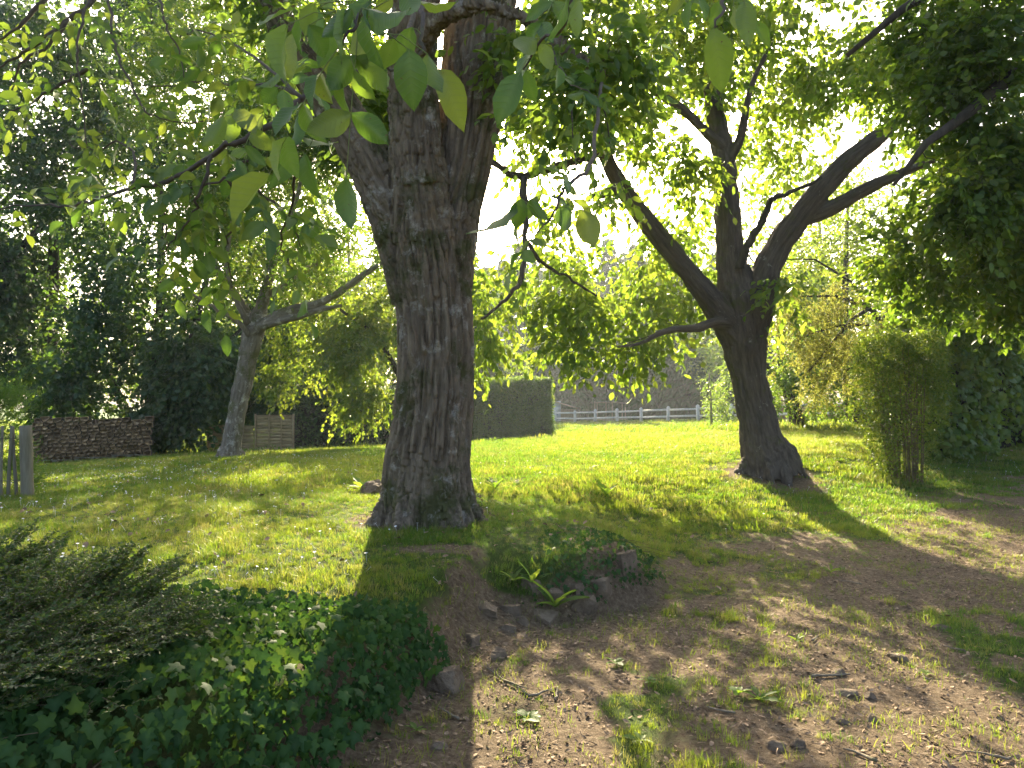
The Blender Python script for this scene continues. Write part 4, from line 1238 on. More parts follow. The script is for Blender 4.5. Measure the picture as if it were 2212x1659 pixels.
simple_tree('blossom_tree', 'golden brown blossoming tree fanning out left from the clipped bush', b, None, bl,
            [(1750, 690, 17, 90, 50, .8, 44), (1730, 780, 16.9, 70, 70, .7, 30), (1800, 780, 16.9, 70, 60, .7, 28), (1700, 620, 17, 50, 50, .7, 26), (1850, 740, 17, 50, 70, .7, 34), (1760, 850, 16.8, 30, 40, .5, 14), (1690, 710, 17, 30, 40, .5, 14), (1830, 640, 17, 60, 50, .7, 24), (1870, 820, 17, 30, 50, .5, 12)],
            .042, (M['dark_branch'], M['dark_branch'], M['blossom']), r, twigs=7, leaves=14, tl=.32, template=T_rhomb(.8), droop=.5, hang=.5, minz=b[2] + 1.0, flat=1.4)
for x, lbl, lean_x in ((1725, 'short dark orchard tree just right of the cherry trunk, leaning left', -.25), (1862, 'short dark orchard tree next to the clipped bush, leaning left', -.42)):
    b = base_of(x, 930, 22)
    k = lean_x
    simple_tree('orchard_tree', lbl, b, 'orchard trees at the far end of the lawn',
                [stem(b, [(0, 0, -.15, .27), (k * .25, 0, .35, .21), (k * .8, 0, .9, .19), (k * 1.5, 0, 1.5, .16), (k * 2, 0, 2.3, .1), (k * 2.2, 0, 3.4, .05)]),
                 stem(b, [(k * 1.2, 0, 1.2, .12), (k * 1.2 - .7, -.2, 1.9, .08), (k - 1.4, -.3, 2.3, .04)]), stem(b, [(k * 1.2, 0, 1.2, .12), (k * 1.2 + .6, -.2, 2, .08), (k + 1.4, -.2, 2.4, .04)])],
                [(x - 50, 800, 21.6, 75, 50, 1, 56), (x + 10, 820, 21.4, 70, 40, 1, 40), (x - 10, 740, 22, 90, 50, 1.2, 50), (x + 50, 870, 21.4, 35, 25, .5, 14), (x - 60, 870, 21.4, 40, 22, .5, 14)],
                .10, (M['dark_branch'], M['dark_branch'], M['orchard_leaf']), r, twigs=5, leaves=8, tl=.5, template=T_rhomb(.6), droop=.5, hang=.6, minz=b[2] + .9)
b = base_of(1537, 936, 29)
simple_tree('sapling', 'thin bright leaved sapling standing alone in the grass left of the cherry trunk', b, None,
            [stem(b, [(0, 0, -.1, .045), (0, 0, .6, .04), (-.03, 0, 1.4, .03), (-.08, 0, 2.2, .015)])],
            [(1532, 870, 29, 14, 36, .25, 22), (1545, 850, 29, 12, 30, .25, 12), (1526, 830, 29, 8, 16, .15, 8)],
            .08, (M['grey_branch'], M['grey_branch'], M['orchard_leaf']), r, twigs=3, leaves=6, tl=.28, template=T_rhomb(.6), minz=b[2] + .5)
b = base_of(1585, 925, 33)
simple_tree('apple_tree', 'bright sunlit small tree half hidden behind the cherry trunk', b, None,
            [stem(b, [(.3, 0, -.1, .08), (.3, 0, 1, .07), (.1, 0, 2.2, .04), (-.1, 0, 3.2, .02)])],
            [(1565, 860, 33, 30, 40, .6, 36), (1580, 800, 33, 24, 40, .6, 26), (1570, 900, 32.7, 24, 16, .4, 14)],
            .10, (M['grey_branch'], M['grey_branch'], M['orchard_leaf']), r, twigs=4, leaves=7, tl=.4, template=T_rhomb(.6), minz=b[2] + .6)
# far broadleaved trees
FAR = [(-60, 50, 9.5, 'far pale tree low behind the dark maples'), (180, 52, 8.5, 'far round tree glimpsed under the maples'), (640, 48, 9.5, 'far tree behind the lime sprays beside the walnut trunk'), (1000, 52, 9.0, 'far tree directly above the clipped hedge'),
       (1680, 52, 10.5, 'far rounded tree showing right of the cherry trunk'), (1830, 56, 11.5, 'far tall tree behind the orchard trees'), (2010, 54, 12.0, 'far tree behind the clipped bush'), (2200, 50, 12.5, 'far tree behind the end of the big leaved hedge'), (410, 56, 11, 'far tree behind the leaning robinia'),
       (820, 58, 9, 'far tree hidden mostly by the walnut trunk'), (745, 46, 15, 'tall far tree showing between the leaning robinia and the walnut trunk'), (870, 50, 13.5, 'far tall tree just left of the walnut trunk'), (1770, 47, 16.5, 'tallest far tree, in the fork side of the cherry on the right'), (1660, 60, 15, 'far tree seen through the right fork of the cherry'), (1930, 48, 17, 'far big tree over the blossoming tree'), (660, 58, 19, 'very tall far tree behind the leaning robinia')]
for k, (x, d, h, lbl) in enumerate(FAR):
    b = base_of(x, 900, d)
    hp = h / d * F
    w = .42 * hp
    y0 = 880 - hp
    simple_tree('broadleaf_tree', lbl, b, 'far broadleaved trees',
                [stem(b, [(0, 0, -.2, .3), (0, 0, h * .3, .22), (.2, 0, h * .6, .12), (.1, 0, h * .9, .04)]), stem(b, [(0, 0, h * .25, .16), (h * .18, 0, h * .5, .09), (h * .28, 0, h * .65, .04)]), stem(b, [(0, 0, h * .25, .16), (-h * .18, 0, h * .5, .09), (-h * .28, 0, h * .65, .04)])],
                [(x, y0 + .42 * hp, d, w, .36 * hp, h * .3, 120), (x - .4 * w, y0 + .66 * hp, d - 1, w * .7, .22 * hp, h * .2, 60), (x + .45 * w, y0 + .64 * hp, d - 1, w * .7, .22 * hp, h * .2, 60)],
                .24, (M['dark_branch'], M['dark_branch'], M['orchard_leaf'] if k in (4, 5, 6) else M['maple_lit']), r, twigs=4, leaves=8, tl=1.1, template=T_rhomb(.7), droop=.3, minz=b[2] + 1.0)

for x_, d_, h_, l_ in ((1010, 50, 11, 'dark conifer behind the left end of the clipped hedge'), (940, 52, 12, 'conifer mostly covered by the walnut trunk, nearest to the lawn')):
    FIR.append((x_, d_, h_, 2.6, l_))
b = base_of(1840, 930, 25)
simple_tree('field_maple', 'sunlit yellow green tree behind the blossoming tree on the right', b, None,
            [stem(b, [(0, 0, -.2, .2), (0, 0, 1.5, .16), (-.2, 0, 3.5, .12), (-.1, 0, 6, .07), (0, 0, 8, .03)]), stem(b, [(0, 0, 1.5, .1), (-1, 0, 3.2, .08), (-2, 0, 4.4, .04)]), stem(b, [(0, 0, 1.6, .1), (1, 0, 3.4, .08), (2, 0, 5, .04)])],
            [(1790, 560, 25, 110, 90, 1.8, 80), (1730, 640, 24.5, 70, 70, 1.2, 40), (1880, 600, 25, 100, 90, 1.6, 60), (1830, 440, 25.5, 130, 90, 2, 60), (1960, 640, 25, 80, 80, 1.4, 40), (1900, 760, 24.5, 80, 60, 1.2, 30)],
            .13, (M['dark_branch'], M['dark_branch'], M['maple_lit']), r, twigs=5, leaves=8, tl=.7, template=T_rhomb(.7), droop=.35, minz=b[2] + 1.0)

# ------------------------------------------------------------------ conifers behind the white fence
def conifer(x, d, h, rad, lbl, r, bare=.20):
    b = base_of(x, 905, d)
    t = thing('conifer', lbl, 'tree', b, 'conifers behind the white fence')
    m = Mesh()
    m.tube([b + (0, 0, -.3), b + (0, 0, h * .4), b + (0, 0, h * .99)], (.26, .18, .03), 8)
    link('trunk', m.mesh('trunk', M['dark_branch']), t)
    hue = r.uniform(-.2, .35)
    bm = Mesh()
    pos, ax, nr, sz, ti = [], [], [], [], []
    z = .8
    while z < h * .99:
        f = z / h
        L0 = rad * (1 - f) ** (.6 if f < .5 else .6 + .5 * (f - .5)) * (.8 + .35 * min(1, f / bare))
        nb = 6
        for k in range(nb):
            a = 2 * np.pi * (k + r.uniform(0, 1)) / nb
            L = L0 * r.uniform(.7, 1.15) + .15
            o = np.array((math.cos(a), math.sin(a), 0))
            u = np.linspace(0, 1, 4)
            pts = b + np.array((0, 0, z)) + o * (u * L)[:, None]
            pts[:, 2] += (-.35 * u + .10 * u * u) * L
            bm.tube(pts, np.linspace(.035, .008, 4), 3, False)
            dead = f < bare * r.uniform(.6, 1.4)
            ns = max(6, int(L * (9 if dead else 15)))
            tt = r.uniform(.25 if f > .25 else .1, 1.0, ns)
            p = b + np.array((0, 0, z)) + o * (tt * L)[:, None]
            p[:, 2] += (-.35 * tt + .10 * tt * tt) * L
            side = np.cross(o, (0, 0, 1.0))
            pos.append(p)
            A = o * .6 + side * r.uniform(-1, 1, (ns, 1)) + np.array((0, 0, -.75)) + r.normal(size=(ns, 3)) * .2
            ax.append(A)
            nn = r.normal(size=(ns, 3)) * .6
            nn[:, 2] += .5
            nr.append(nn)
            sz.append(r.uniform(.4, 1.0, ns) * (1.0 if not dead else 1.1))
            ti.append(np.full(ns, .85) + r.uniform(-.2, .15, ns) if dead else np.clip(r.uniform(0, .5, ns) + hue, 0, 1))
        z += .42 * r.uniform(.7, 1.3)
    link('branches', bm.mesh('branches', M['dark_branch']), t)
    link('crown', leaf_mesh('crown', M['needle'], np.concatenate(pos), np.concatenate(ax), np.concatenate(nr), np.concatenate(sz), np.clip(np.concatenate(ti), 0, 1), T_rhomb(.34, .06, .2), r=r), t, 'stuff')
r = np.random.default_rng(81)
for x, d, h, rad, lbl in [(a_, b_, h_ * 1.1, r_, l_) for a_, b_, h_, r_, l_ in [(1050, 80, 15, 3.0, 'dark conifer above the clipped hedge, first of the row'), (1120, 77, 16.5, 3.1, 'dark conifer rising over the right end of the clipped hedge'), (1190, 82, 15.5, 3.0, 'conifer straight behind the white walled shelter'),
                          (1250, 76, 15.5, 3.1, 'conifer behind the gap between the two shelters'), (1315, 80, 17.5, 3.2, 'tall conifer behind the timber shelter'), (1375, 72, 15.5, 3.0, 'conifer just right of the timber shelter'),
                          (1430, 68, 15.0, 3.1, 'conifer behind the middle of the white fence'), (1490, 65, 14, 3.0, 'conifer behind the white fence left of the sapling'), (1550, 63, 13.0, 3.0, 'conifer behind the sapling'),
                          (1620, 62, 11.5, 2.9, 'conifer half hidden by the cherry trunk'), (980, 84, 14, 3.0, 'conifer hidden mostly by the walnut trunk'), (1085, 95, 18, 3.6, 'tall conifer in the rear row above the clipped hedge'), (1160, 97, 18.5, 3.6, 'tall conifer in the rear row, above the white walled shelter'), (1225, 94, 18, 3.6, 'rear row conifer between the two shelters'),
                          (1290, 98, 17.0, 3.7, 'tallest conifer, in the rear row over the timber shelter'), (1350, 95, 19, 3.6, 'rear row conifer right of the timber shelter'), (1410, 97, 18, 3.6, 'rear row conifer over the middle of the white fence'), (1470, 94, 17, 3.6, 'rear row conifer left of the sapling'), (1530, 98, 16.5, 3.6, 'rear row conifer above the sapling')] + FIR]:
    conifer(x, d, h, rad, lbl, r)

# ------------------------------------------------------------------ hedges
def hedge(name, lbl, cat, A, B, width, h0, h1, leaf, dens, mat, r, template, big=0, bigmat=None, bulge=.10, top=True, rag=.12, hang=.3):
    """Hedge along A-B (front face on the right of A->B); h0 and h1 are its heights at either end."""
    A, B = np.array(A, float), np.array(B, float)
    L = np.linalg.norm(B - A)
    e = (B - A) / L
    n = np.array((e[1], -e[0]))
    if n @ (-(A + B) / 2) < 0:
        n = -n
    base = np.array((*((A + B) / 2), gz(*((A + B) / 2))[0]))
    t = thing(name, lbl, cat, base)
    # inner core: a closed uneven dark body, added to block light
    nu, nv = max(6, int(L * 3)), 10
    ring = []
    for i in range(nu + 1):
        u = i / nu
        c = A + e * (.08 + u * (L - .16))
        z0 = gz(*c)[0] - .1
        H = h0 + (h1 - h0) * u
        prof = [(.0, .0), (0, .33), (0, .66), (0, .93), (.1, 1), (.5, 1), (.9, 1), (1, .93), (1, .5), (1, 0)]
        for s, q in prof:
            off = -(.14 + s * (width - .28)) + .05 * vnoise(np.array([(u * L * 1.5, s * 3, q * 3)]), 3)[0]
            ring.append((*(c + n * off), z0 + q * (H - .12) + .04 * math.sin(u * L * 3 + s * 5)))
    k = len(prof)
    q = [(i * k + j, i * k + (j + 1) % k, (i + 1) * k + (j + 1) % k, (i + 1) * k + j) for i in range(nu) for j in range(k)]
    me = mesh_np('twigs', np.array(ring), [np.array(q), np.array([list(range(k)), [nu * k + j for j in range(k)][::-1]])], M['hedge_core'], False)
    link('twigs', me, t)  # solid light-blocking core in place of single twigs
    H = max(h0, h1)
    area = np.array([L * H, L * width if top else 0, width * H, width * H, L * H])
    cnt = (area * dens * np.array((1, .9, 1, 1, .35))).astype(int)
    pos, nor = [], []
    for f, c in enumerate(cnt):
        a, q = r.uniform(0, 1, c), r.uniform(0, 1, c)
        if f == 0: u, s, w, nn = a, 0 * a, q, (*n, 0)
        elif f == 1: u, s, w, nn = a, q, 1 + 0 * a, (0, 0, 1)
        elif f == 2: u, s, w, nn = 0 * a, a, q, (*-e, 0)
        elif f == 3: u, s, w, nn = 1 + 0 * a, a, q, (*e, 0)
        else: u, s, w, nn = a, 1 + 0 * a, q, (*-n, 0)
        xy = A + e * (u * L)[:, None] - n * (s * width)[:, None]
        z = gz(xy[:, 0], xy[:, 1]) + w * (h0 + (h1 - h0) * u)
        p = np.stack([xy[:, 0], xy[:, 1], z], -1)
        o = bulge * fbm(p * 1.6, 2, 14) + rag * r.uniform(-1, .6, c) - .05
        p = p + np.array(nn) * o[:, None]
        pos.append(p)
        nor.append(np.broadcast_to(nn, p.shape))
    pos, nor = np.concatenate(pos), np.concatenate(nor)
    nn = nor * .8 + r.normal(size=pos.shape) * .55 + np.array((0, 0, .35))
    ax = r.normal(size=pos.shape) * .7 + nor * .5 + np.array((0, 0, -hang))
    sz = leaf * r.uniform(.6, 1.3, len(pos))
    ti = np.clip(.5 + .3 * fbm(pos * .9, 2, 5) + r.uniform(-.35, .35, len(pos)), 0, 1)
    if big:
        score = sz / np.linalg.norm(pos - (0, 0, EYE), axis=1) * np.where([seen(p, 0) for p in pos], 1, .05) * (nor @ unit(np.array((0, 0, EYE)) - base) > .3)
        pick = np.argsort(-score)[:big]
        variants = []
        for j in range(6):
            T_, polys = template
            v = T_.copy()
            v[:, 2] += .08 * np.sin(v[:, 0] * 5 + j) + r.uniform(-.25, .1) * v[:, 0] ** 2
            v[:, 0] *= r.uniform(.85, 1.12)
            variants.append(mesh_np('leaf', v, polys, bigmat, False))
        o0 = bpy.data.objects.new('leaf', variants[0])
        for j, i in enumerate(pick):
            o = o0 if j == 0 else o0.copy()
            o.data = variants[j % 6]
            COL.objects.link(o)
            o.parent = t
            o.matrix_local = leaf_matrix(pos[i] + nor[i] * .04, ax[i], nn[i], sz[i] * 1.1, 1.0, base)
        keep = np.ones(len(pos), bool)
        keep[pick] = False
        pos, ax, nn, sz, ti = pos[keep], ax[keep], nn[keep], sz[keep], ti[keep]
    link('foliage', leaf_mesh('foliage', mat, pos, ax, nn, sz, ti, template, r=r), t, 'stuff')
    return t
r = np.random.default_rng(91)
hedge('clipped_hedge', 'square clipped green hedge block with its end next to the white shelter', 'hedge', (1.72, 32.0), (-2.6, 28.4), 1.7, 2.5, 2.35, .085, 2500, M['hedge_leaf'], r, T_rhomb(.5), rag=.16, bulge=.13)
hedge('laurel_hedge', 'dark loose hedge running from the wooden panels to behind the walnut trunk', 'hedge', (-2.75, 28.0), (-7.4, 25.2), 1.4, 2.1, 1.75, .11, 700, M['maple_leaf'], r, T_rhomb(.5), rag=.2, bulge=.18)
hedge('vine_hedge', 'tall dark hedge cloaked in large lobed vine leaves along the right of the lawn', 'hedge', (8.05, 14.3), (14.4, 18.4), 1.2, 2.65, 2.85, .115, 420, M['vine_leaf'], r, T_lobed('vine', .16), big=230, bigmat=M['vine_leaf_big'], bulge=.22, rag=.22, hang=.9)

# clipped bush with bare stems showing
b = base_of(1945, 968, 13.2)
bush = thing('clipped_bush', 'narrow upright bush with a dense clipped top and bare upright stems beneath', 'bush', b)
r = np.random.default_rng(95)
sm = Mesh()
tops = []
for k in range(46):
    a, q = r.uniform(0, 6.28), r.uniform(0, 1) ** .5
    x0, y0 = b[0] + .30 * q * math.cos(a) + .1, b[1] + .3 * q * math.sin(a)
    x1, y1 = b[0] + .55 * q * math.cos(a), b[1] + .5 * q * math.sin(a)
    H = r.uniform(1.9, 2.35)
    p = np.array([(x0, y0, b[2] - .05), (x0 * .7 + x1 * .3, y0 * .7 + y1 * .3, b[2] + H * .35), (x0 * .3 + x1 * .7 + r.normal() * .03, y0 * .3 + y1 * .7, b[2] + H * .7), (x1, y1, b[2] + H)])
    sm.tube(p, (.012, .010, .008, .004), 4, False)
    tops.append(p)
link('stems', sm.mesh('stems', M['twig']), bush)
n = 36000
q = np.stack([r.uniform(-1, 1, n), r.uniform(-1, 1, n), r.uniform(0, 1, n) ** .62], -1)
wd = .40 + .20 * smooth(.05, .55, q[:, 2])
p = b + np.stack([q[:, 0] * wd * 1.0, q[:, 1] * wd, q[:, 2] * 2.5], -1)
edge = np.maximum(np.abs(q[:, 0]), np.abs(q[:, 1]))
core = (np.abs(q[:, 0] - .15) < .45) & (q[:, 2] < .62) & (q[:, 2] > .04)
keep = (r.uniform(0, 1, n) < .35 + .65 * smooth(.3, .95, np.maximum(edge, smooth(.7, 1, q[:, 2])))) & (r.uniform(0, 1, n) < np.where(core, .38, .95))
p = p[keep] + .06 * np.stack([fbm(p[keep] * 4, 2, k) for k in (1, 2, 3)], -1)
n = len(p)
link('foliage', leaf_mesh('foliage', M['bush_leaf'], p, r.normal(size=(n, 3)), r.normal(size=(n, 3)) + (0, 0, .5), r.uniform(.03, .062, n), r.uniform(0, 1, n), T_rhomb(.6), r=r), bush, 'stuff')
# loose shoots above its top
st = np.array([b + (r.uniform(-.5, .5), r.uniform(-.4, .4), r.uniform(2.4, 2.8)) for k in range(26)])
sk = Skeleton([(t_, np.array((.01, .01, .008, .005))) for t_ in tops[:20]])
d = sk.grow(st, r)
link('shoots', sk.branch_mesh('shoots', M['twig'], 3), bush)
arr = spray(st, d, 4, 8, .22, .045, r, droop=.1, hang=.1)
link('shoot_leaves', leaf_mesh('shoot_leaves', M['bush_leaf'], *arr, T_rhomb(.5), r=r), bush, 'stuff')

# feathery shrub behind the picket fence
b = base_of(-30, 1070, 10.2)
fe = thing('feathery_shrub', 'bright green feathery shrub spilling over the top of the picket fence', 'shrub', b)
sk = Skeleton([stem(b, [(x, 0, 0, .02), (x * 1.2, -.05, .5, .015), (x * 1.5, -.05, 1.0, .008)]) for x in (-.3, -.1, .1, .3)])
T = np.concatenate([blob(-20, 890, 10.1, 75, 60, .4, 90, r), blob(15, 1000, 9.9, 60, 80, .2, 36, r), blob(70, 1030, 9.8, 14, 50, .1, 8, r), blob(-90, 940, 10.0, 80, 90, .4, 40, r)])
d = sk.grow(T, r, -9)
link('branches', sk.branch_mesh('branches', M['twig'], 3), fe)
d = unit(d + np.array((0.2, 0, .6)))
arr = spray(T, d, 6, 16, .22, .042, r, droop=-.1, hang=-.3, spread=.6)
link('foliage', leaf_mesh('foliage', M['feather_leaf'], *arr, T_rhomb(.22), r=r), fe, 'stuff')
# ------------------------------------------------------------------ picket fence (left)
r = np.random.default_rng(101)
pb = base_of(60, 1078, 9.5)
pf = thing('picket_fence', 'low rustic cleft paling fence ending at a round post, left edge of the lawn', 'fence', pb)
def log_mesh(name, h, rad, mat, sides=9, r=r, taper=.9, crook=.0, flat=1.0):
    m = Mesh()
    u = np.linspace(0, 1, 7)
    pts = np.stack([crook * np.sin(u * 4 + r.uniform(0, 6)), crook * np.sin(u * 3 + r.uniform(0, 6)), u * h], -1)
    pts[:, :2] -= pts[0, :2]
    m.tube(pts, rad * (1 - (1 - taper) * u) * (1 + .05 * r.normal(size=7)), sides)
    v = np.concatenate(m.v)
    v[:, 1] *= flat
    m.v = [v]
    return m.mesh(name, mat)
me = log_mesh('post', .98, .072, M['old_wood'], 12, taper=.92)
o = bpy.data.objects.new('post', me); COL.objects.link(o); o.parent = pf; o.location = (0, 0, -.08); o.rotation_euler = (0, math.radians(-2.5), 0)
pale_me = [log_mesh('pale', .92, .024, M['old_wood'], 6, taper=.85, crook=.012, flat=.6) for k in range(5)]
for k in range(15):
    o = bpy.data.objects.new('pale', pale_me[k % 5]) if k == 0 else o.copy()
    o.data = pale_me[k % 5]
    COL.objects.link(o)
    x, y = pb[0] - .125 - .096 * k + r.uniform(-.012, .012), pb[1] - .012 * k
    o.parent = pf
    o.location = (x - pb[0], y - pb[1], gz(x, y)[0] - pb[2] - .02)
    o.rotation_euler = (r.normal() * .03, r.normal() * .035 - .02, r.uniform(0, 6.28) * 0 + r.normal() * .3)
for h in (.22, .74):
    m = Mesh()
    for s in (-1, 1):
        u = np.linspace(0, 1, 60)
        m.tube(np.stack([-1.55 * u, -.012 * 16 * u + s * .022 * np.cos(u * 50), h + .006 * np.sin(u * 50) * s], -1), .0025, 3, False)
    o = bpy.data.objects.new('wire', m.mesh('wire', M['wire'])); COL.objects.link(o); o.parent = pf

# ------------------------------------------------------------------ firewood stack on pallets
WA, WB = P(76, 1003, 21.4), P(318, 992, 22.3)
WA[2], WB[2] = gz(WA[0], WA[1])[0], gz(WB[0], WB[1])[0]
we = WB - WA
WL = np.linalg.norm(we[:2])
we = we / WL
wn_ = np.array((we[1], -we[0], 0))
if wn_ @ -WA < 0: wn_ = -wn_
stack = thing('firewood_stack', 'long stack of split firewood with its cut ends facing the lawn', 'firewood', WA)
def clip_poly(poly, a, n_):
    out = []
    for i in range(len(poly)):
        p, q = poly[i], poly[(i + 1) % len(poly)]
        dp, dq = (p - a) @ n_, (q - a) @ n_
        if dp <= 0: out.append(p)
        if dp * dq < 0: out.append(p + (q - p) * dp / (dp - dq))
    return out
def stack_top(u): return 1.20 + .07 * math.sin(u * 2.1 + .4) + .04 * math.sin(u * 7) - .12 * max(0, u - WL + .5)
AX, SY = .150, .098
seeds = []
row = 0
z = .15
while z < 1.36:
    u = (row % 2) * AX * .5
    while u < WL:
        s = np.array((u + r.normal() * .026, z + r.normal() * .016))
        if s[1] < stack_top(s[0]): seeds.append(s)
        u += AX * r.uniform(.8, 1.25)
    z += SY
    row += 1
seeds = np.array(seeds)
met = np.array((1 / AX, 1 / SY))
cells = []
for i, s in enumerate(seeds):
    poly = [s + np.array(c) * (AX * .85, SY * 1.0) for c in ((-1, -1), (1, -1), (1, 1), (-1, 1))]
    dd = np.linalg.norm((seeds - s) * met, axis=1)
    for j in np.argsort(dd)[1:10]:
        mid = (s + seeds[j]) / 2
        nn = (seeds[j] - s) * met * met
        poly = clip_poly(poly, mid, nn / np.linalg.norm(nn))
        if len(poly) < 3: break
    if len(poly) >= 3: cells.append((s, np.array(poly)))
stuff = Mesh()
order = sorted(range(len(cells)), key=lambda i: r.uniform())
for c, i in enumerate(order):
    s, poly = cells[i]
    poly = s + (poly - s) * r.uniform(.84, .95)
    k = len(poly)
    f = r.uniform(-.03, .025)
    ins = s + (poly - s) * .9
    tilt = r.normal(size=2) * .10
    def w3(q, off): return WA + we * q[0] + np.array((0, 0, 1.0)) * q[1] + wn_ * off
    def w3(q, off): return np.array((*(WA + we * q[0])[:2], WA[2] + (WB[2] - WA[2]) * q[0] / WL + q[1])) + wn_ * off
    v = [w3(q, f + tilt @ (q - s)) for q in ins] + [w3(q, f - .008 + tilt @ (q - s)) for q in poly] + [w3(q, f - .33) for q in poly]
    faces = [np.array([list(range(k))])] + [np.array([(j + a, (j + 1) % k + a, (j + 1) % k + k + a, j + k + a) for j in range(k)]) for a in (0, k)]
    if c < 298:
        m = Mesh().add(np.array(v) - WA, faces)
        me = m.mesh('log', M['log_end'], False)
        me.materials.append(M['log_bark'])
        me.polygons.foreach_set('material_index', np.array([0 if len(q_.vertices) != 4 or q_.index == 0 else int(q_.index > k) for q_ in me.polygons], np.int32))
        o = bpy.data.objects.new('log', me); COL.objects.link(o); o.parent = stack
    else:
        stuff.add(np.array(v), faces)
if stuff.n: link('logs', stuff.mesh('logs', M['log_end'], False), stack, 'stuff')
m = Mesh()
for k in range(int(WL * 1.19 / .01)):
    pass
# the rest of the stack behind the front row
bk = [(0.03, -.30), (WL - .03, -.30), (WL - .03, -.95), (.03, -.95)]
v = [w3((u, .16), o_) for u, o_ in bk] + [w3((u, 1.12), o_) for u, o_ in bk]
m.add(np.array(v), [np.array([(0, 1, 5, 4), (1, 2, 6, 5), (2, 3, 7, 6), (3, 0, 4, 7), (4, 5, 6, 7), (3, 2, 1, 0)])])
link('rear_logs', m.mesh('rear_logs', M['log_end'], False), stack)
R3 = np.stack([we, -wn_, np.array((0, 0, 1.0))])
R3[0, 2] = 0
npal = 3
for k in range(npal):
    u0 = WL * k / npal
    pl = WL / npal - .05
    c0 = w3((u0 + pl / 2 + .02, 0), -.4)
    pal = thing('pallet', ('weathered pallet under the left part of the firewood stack', 'weathered pallet under the middle of the firewood stack', 'weathered pallet under the right end of the firewood stack by the maple')[k], 'pallet', c0, 'pallets under the firewood')
    for j in range(3):
        m = Mesh().box(w3((u0 + pl / 2 + .02, .125), -.02 - .4 * j), (pl, .10, .022), R3)
        link('board', m.mesh('board', M['old_wood'], False), pal)
        for q in (0.06, .5, .94):
            m = Mesh().box(w3((u0 + .02 + pl * q, .055), -.03 - .4 * j), (.12, .10, .115), R3)
            link('block', m.mesh('block', M['old_wood'], False), pal)

# ------------------------------------------------------------------ wooden screen panels
def screen(x0, x1, d0, d1, h, lbl, ns, posts, r):
    A, B = P(x0, 977, d0), P(x1, 977, d1)
    for q in (A, B): q[2] = gz(q[0], q[1])[0]
    e = B - A
    L = np.linalg.norm(e[:2])
    e = np.array((e[0], e[1], 0)) / L
    nrm = np.array((e[1], -e[0], 0))
    if nrm @ -A < 0: nrm = -nrm
    t = thing('fence_panel', lbl, 'fence panel', A, 'wooden screen panels')
    ax = np.stack([e, nrm, np.array((0, 0, 1.0))])
    sh = (h - .08) / ns
    zb = (A[2] + B[2]) / 2
    for k in range(ns):
        n = 13
        u = np.linspace(.02, L - .02, n)
        wave = .022 * np.sin(u / L * np.pi * 4 + np.pi * (k % 2))
        v = []
        for i in range(n):
            c = A + e * u[i] + nrm * wave[i]
            zc = zb + .06 + sh * (k + .5) + r.normal() * .002
            for oy, oz in ((-.005, -.5), (.005, -.5), (.005, .5), (-.005, .5)):
                v.append((*(c + nrm * oy)[:2], zc + oz * sh * .93))
        q = [(i * 4 + j, i * 4 + (j + 1) % 4, i * 4 + 4 + (j + 1) % 4, i * 4 + 4 + j) for i in range(n - 1) for j in range(4)]
        m = Mesh().add(np.array(v), [np.array(q), np.array([(3, 2, 1, 0), (n * 4 - 4, n * 4 - 3, n * 4 - 2, n * 4 - 1)])])
        link('slat', m.mesh('slat', M['panel_wood'], False), t)
    for u, w in posts:
        c = A + e * u * L + nrm * .04
        m = Mesh().box((c[0], c[1], zb + h * .5 + .02), (w, .05, h + .06), ax)
        link('upright', m.mesh('upright', M['panel_wood'], False), t)
    for zz in (zb + .045, zb + h):
        c = (A + B) / 2
        m = Mesh().box((c[0], c[1], zz), (L, .05, .035), ax)
        link('frame_rail', m.mesh('frame_rail', M['panel_wood'], False), t)
screen(552, 634, 25, 25, 1.20, 'taller woven wooden screen panel, right one of the pair by the leaning robinia', 11, [(0, .055), (.36, .03), (.68, .03), (1, .06)], r)
screen(450, 549, 25.3, 25.05, .90, 'lower woven wooden screen panel partly behind the leaning robinia trunk', 8, [(0, .055), (.33, .03), (.66, .03)], r)

# ------------------------------------------------------------------ white post and rail fence
FA, FB = np.array((3.9, 67.0)), np.array((12.1, 50.0))
step = (FB - FA) / 6
wf = thing('post_and_rail_fence', 'weathered white concrete post and double rail fence across the far end of the lawn', 'fence', (*FA, gz(*FA)[0]))
wfb = Vector(wf['base'])
fe_ = unit(np.array((*step, 0)))
fax = np.stack([fe_, np.cross((0, 0, 1.0), fe_), np.array((0, 0, 1.0))])
pm = Mesh().box((0, 0, .50), (.17, .17, 1.24), fax)
tp = Mesh()
pm.tube([(0, 0, 1.10), (0, 0, 1.15), (0, 0, 1.18)], (.088, .07, .02), 10)
post_me = pm.mesh('post', M['white_paint'], False)
posts = [FA + step * k for k in range(-2, 12)]
for k, q in enumerate(posts):
    o = bpy.data.objects.new('post', post_me) if k == 0 else o.copy()
    o.data = post_me
    COL.objects.link(o)
    o.parent = wf
    o.location = Vector((*q, gz(*q)[0] + r.normal() * .015)) - wfb
    o.rotation_euler = (r.normal() * .018, r.normal() * .018, r.normal() * .05)
for a, c in zip(posts[:-1], posts[1:]):
    za, zc = gz(*a)[0], gz(*c)[0]
    for h in (.93, .47):
        A3, B3 = np.array((*a, za + h + r.normal() * .014)), np.array((*c, zc + h + r.normal() * .014))
        ex = unit(B3 - A3)
        ey = unit(np.cross((0, 0, 1.0), ex))
        m = Mesh().box((A3 + B3) / 2, (np.linalg.norm(B3 - A3) - .15, .07, .135), np.stack([ex, ey, np.cross(ex, ey)]))
        link('rail', m.mesh('rail', M['white_paint'], False), wf)

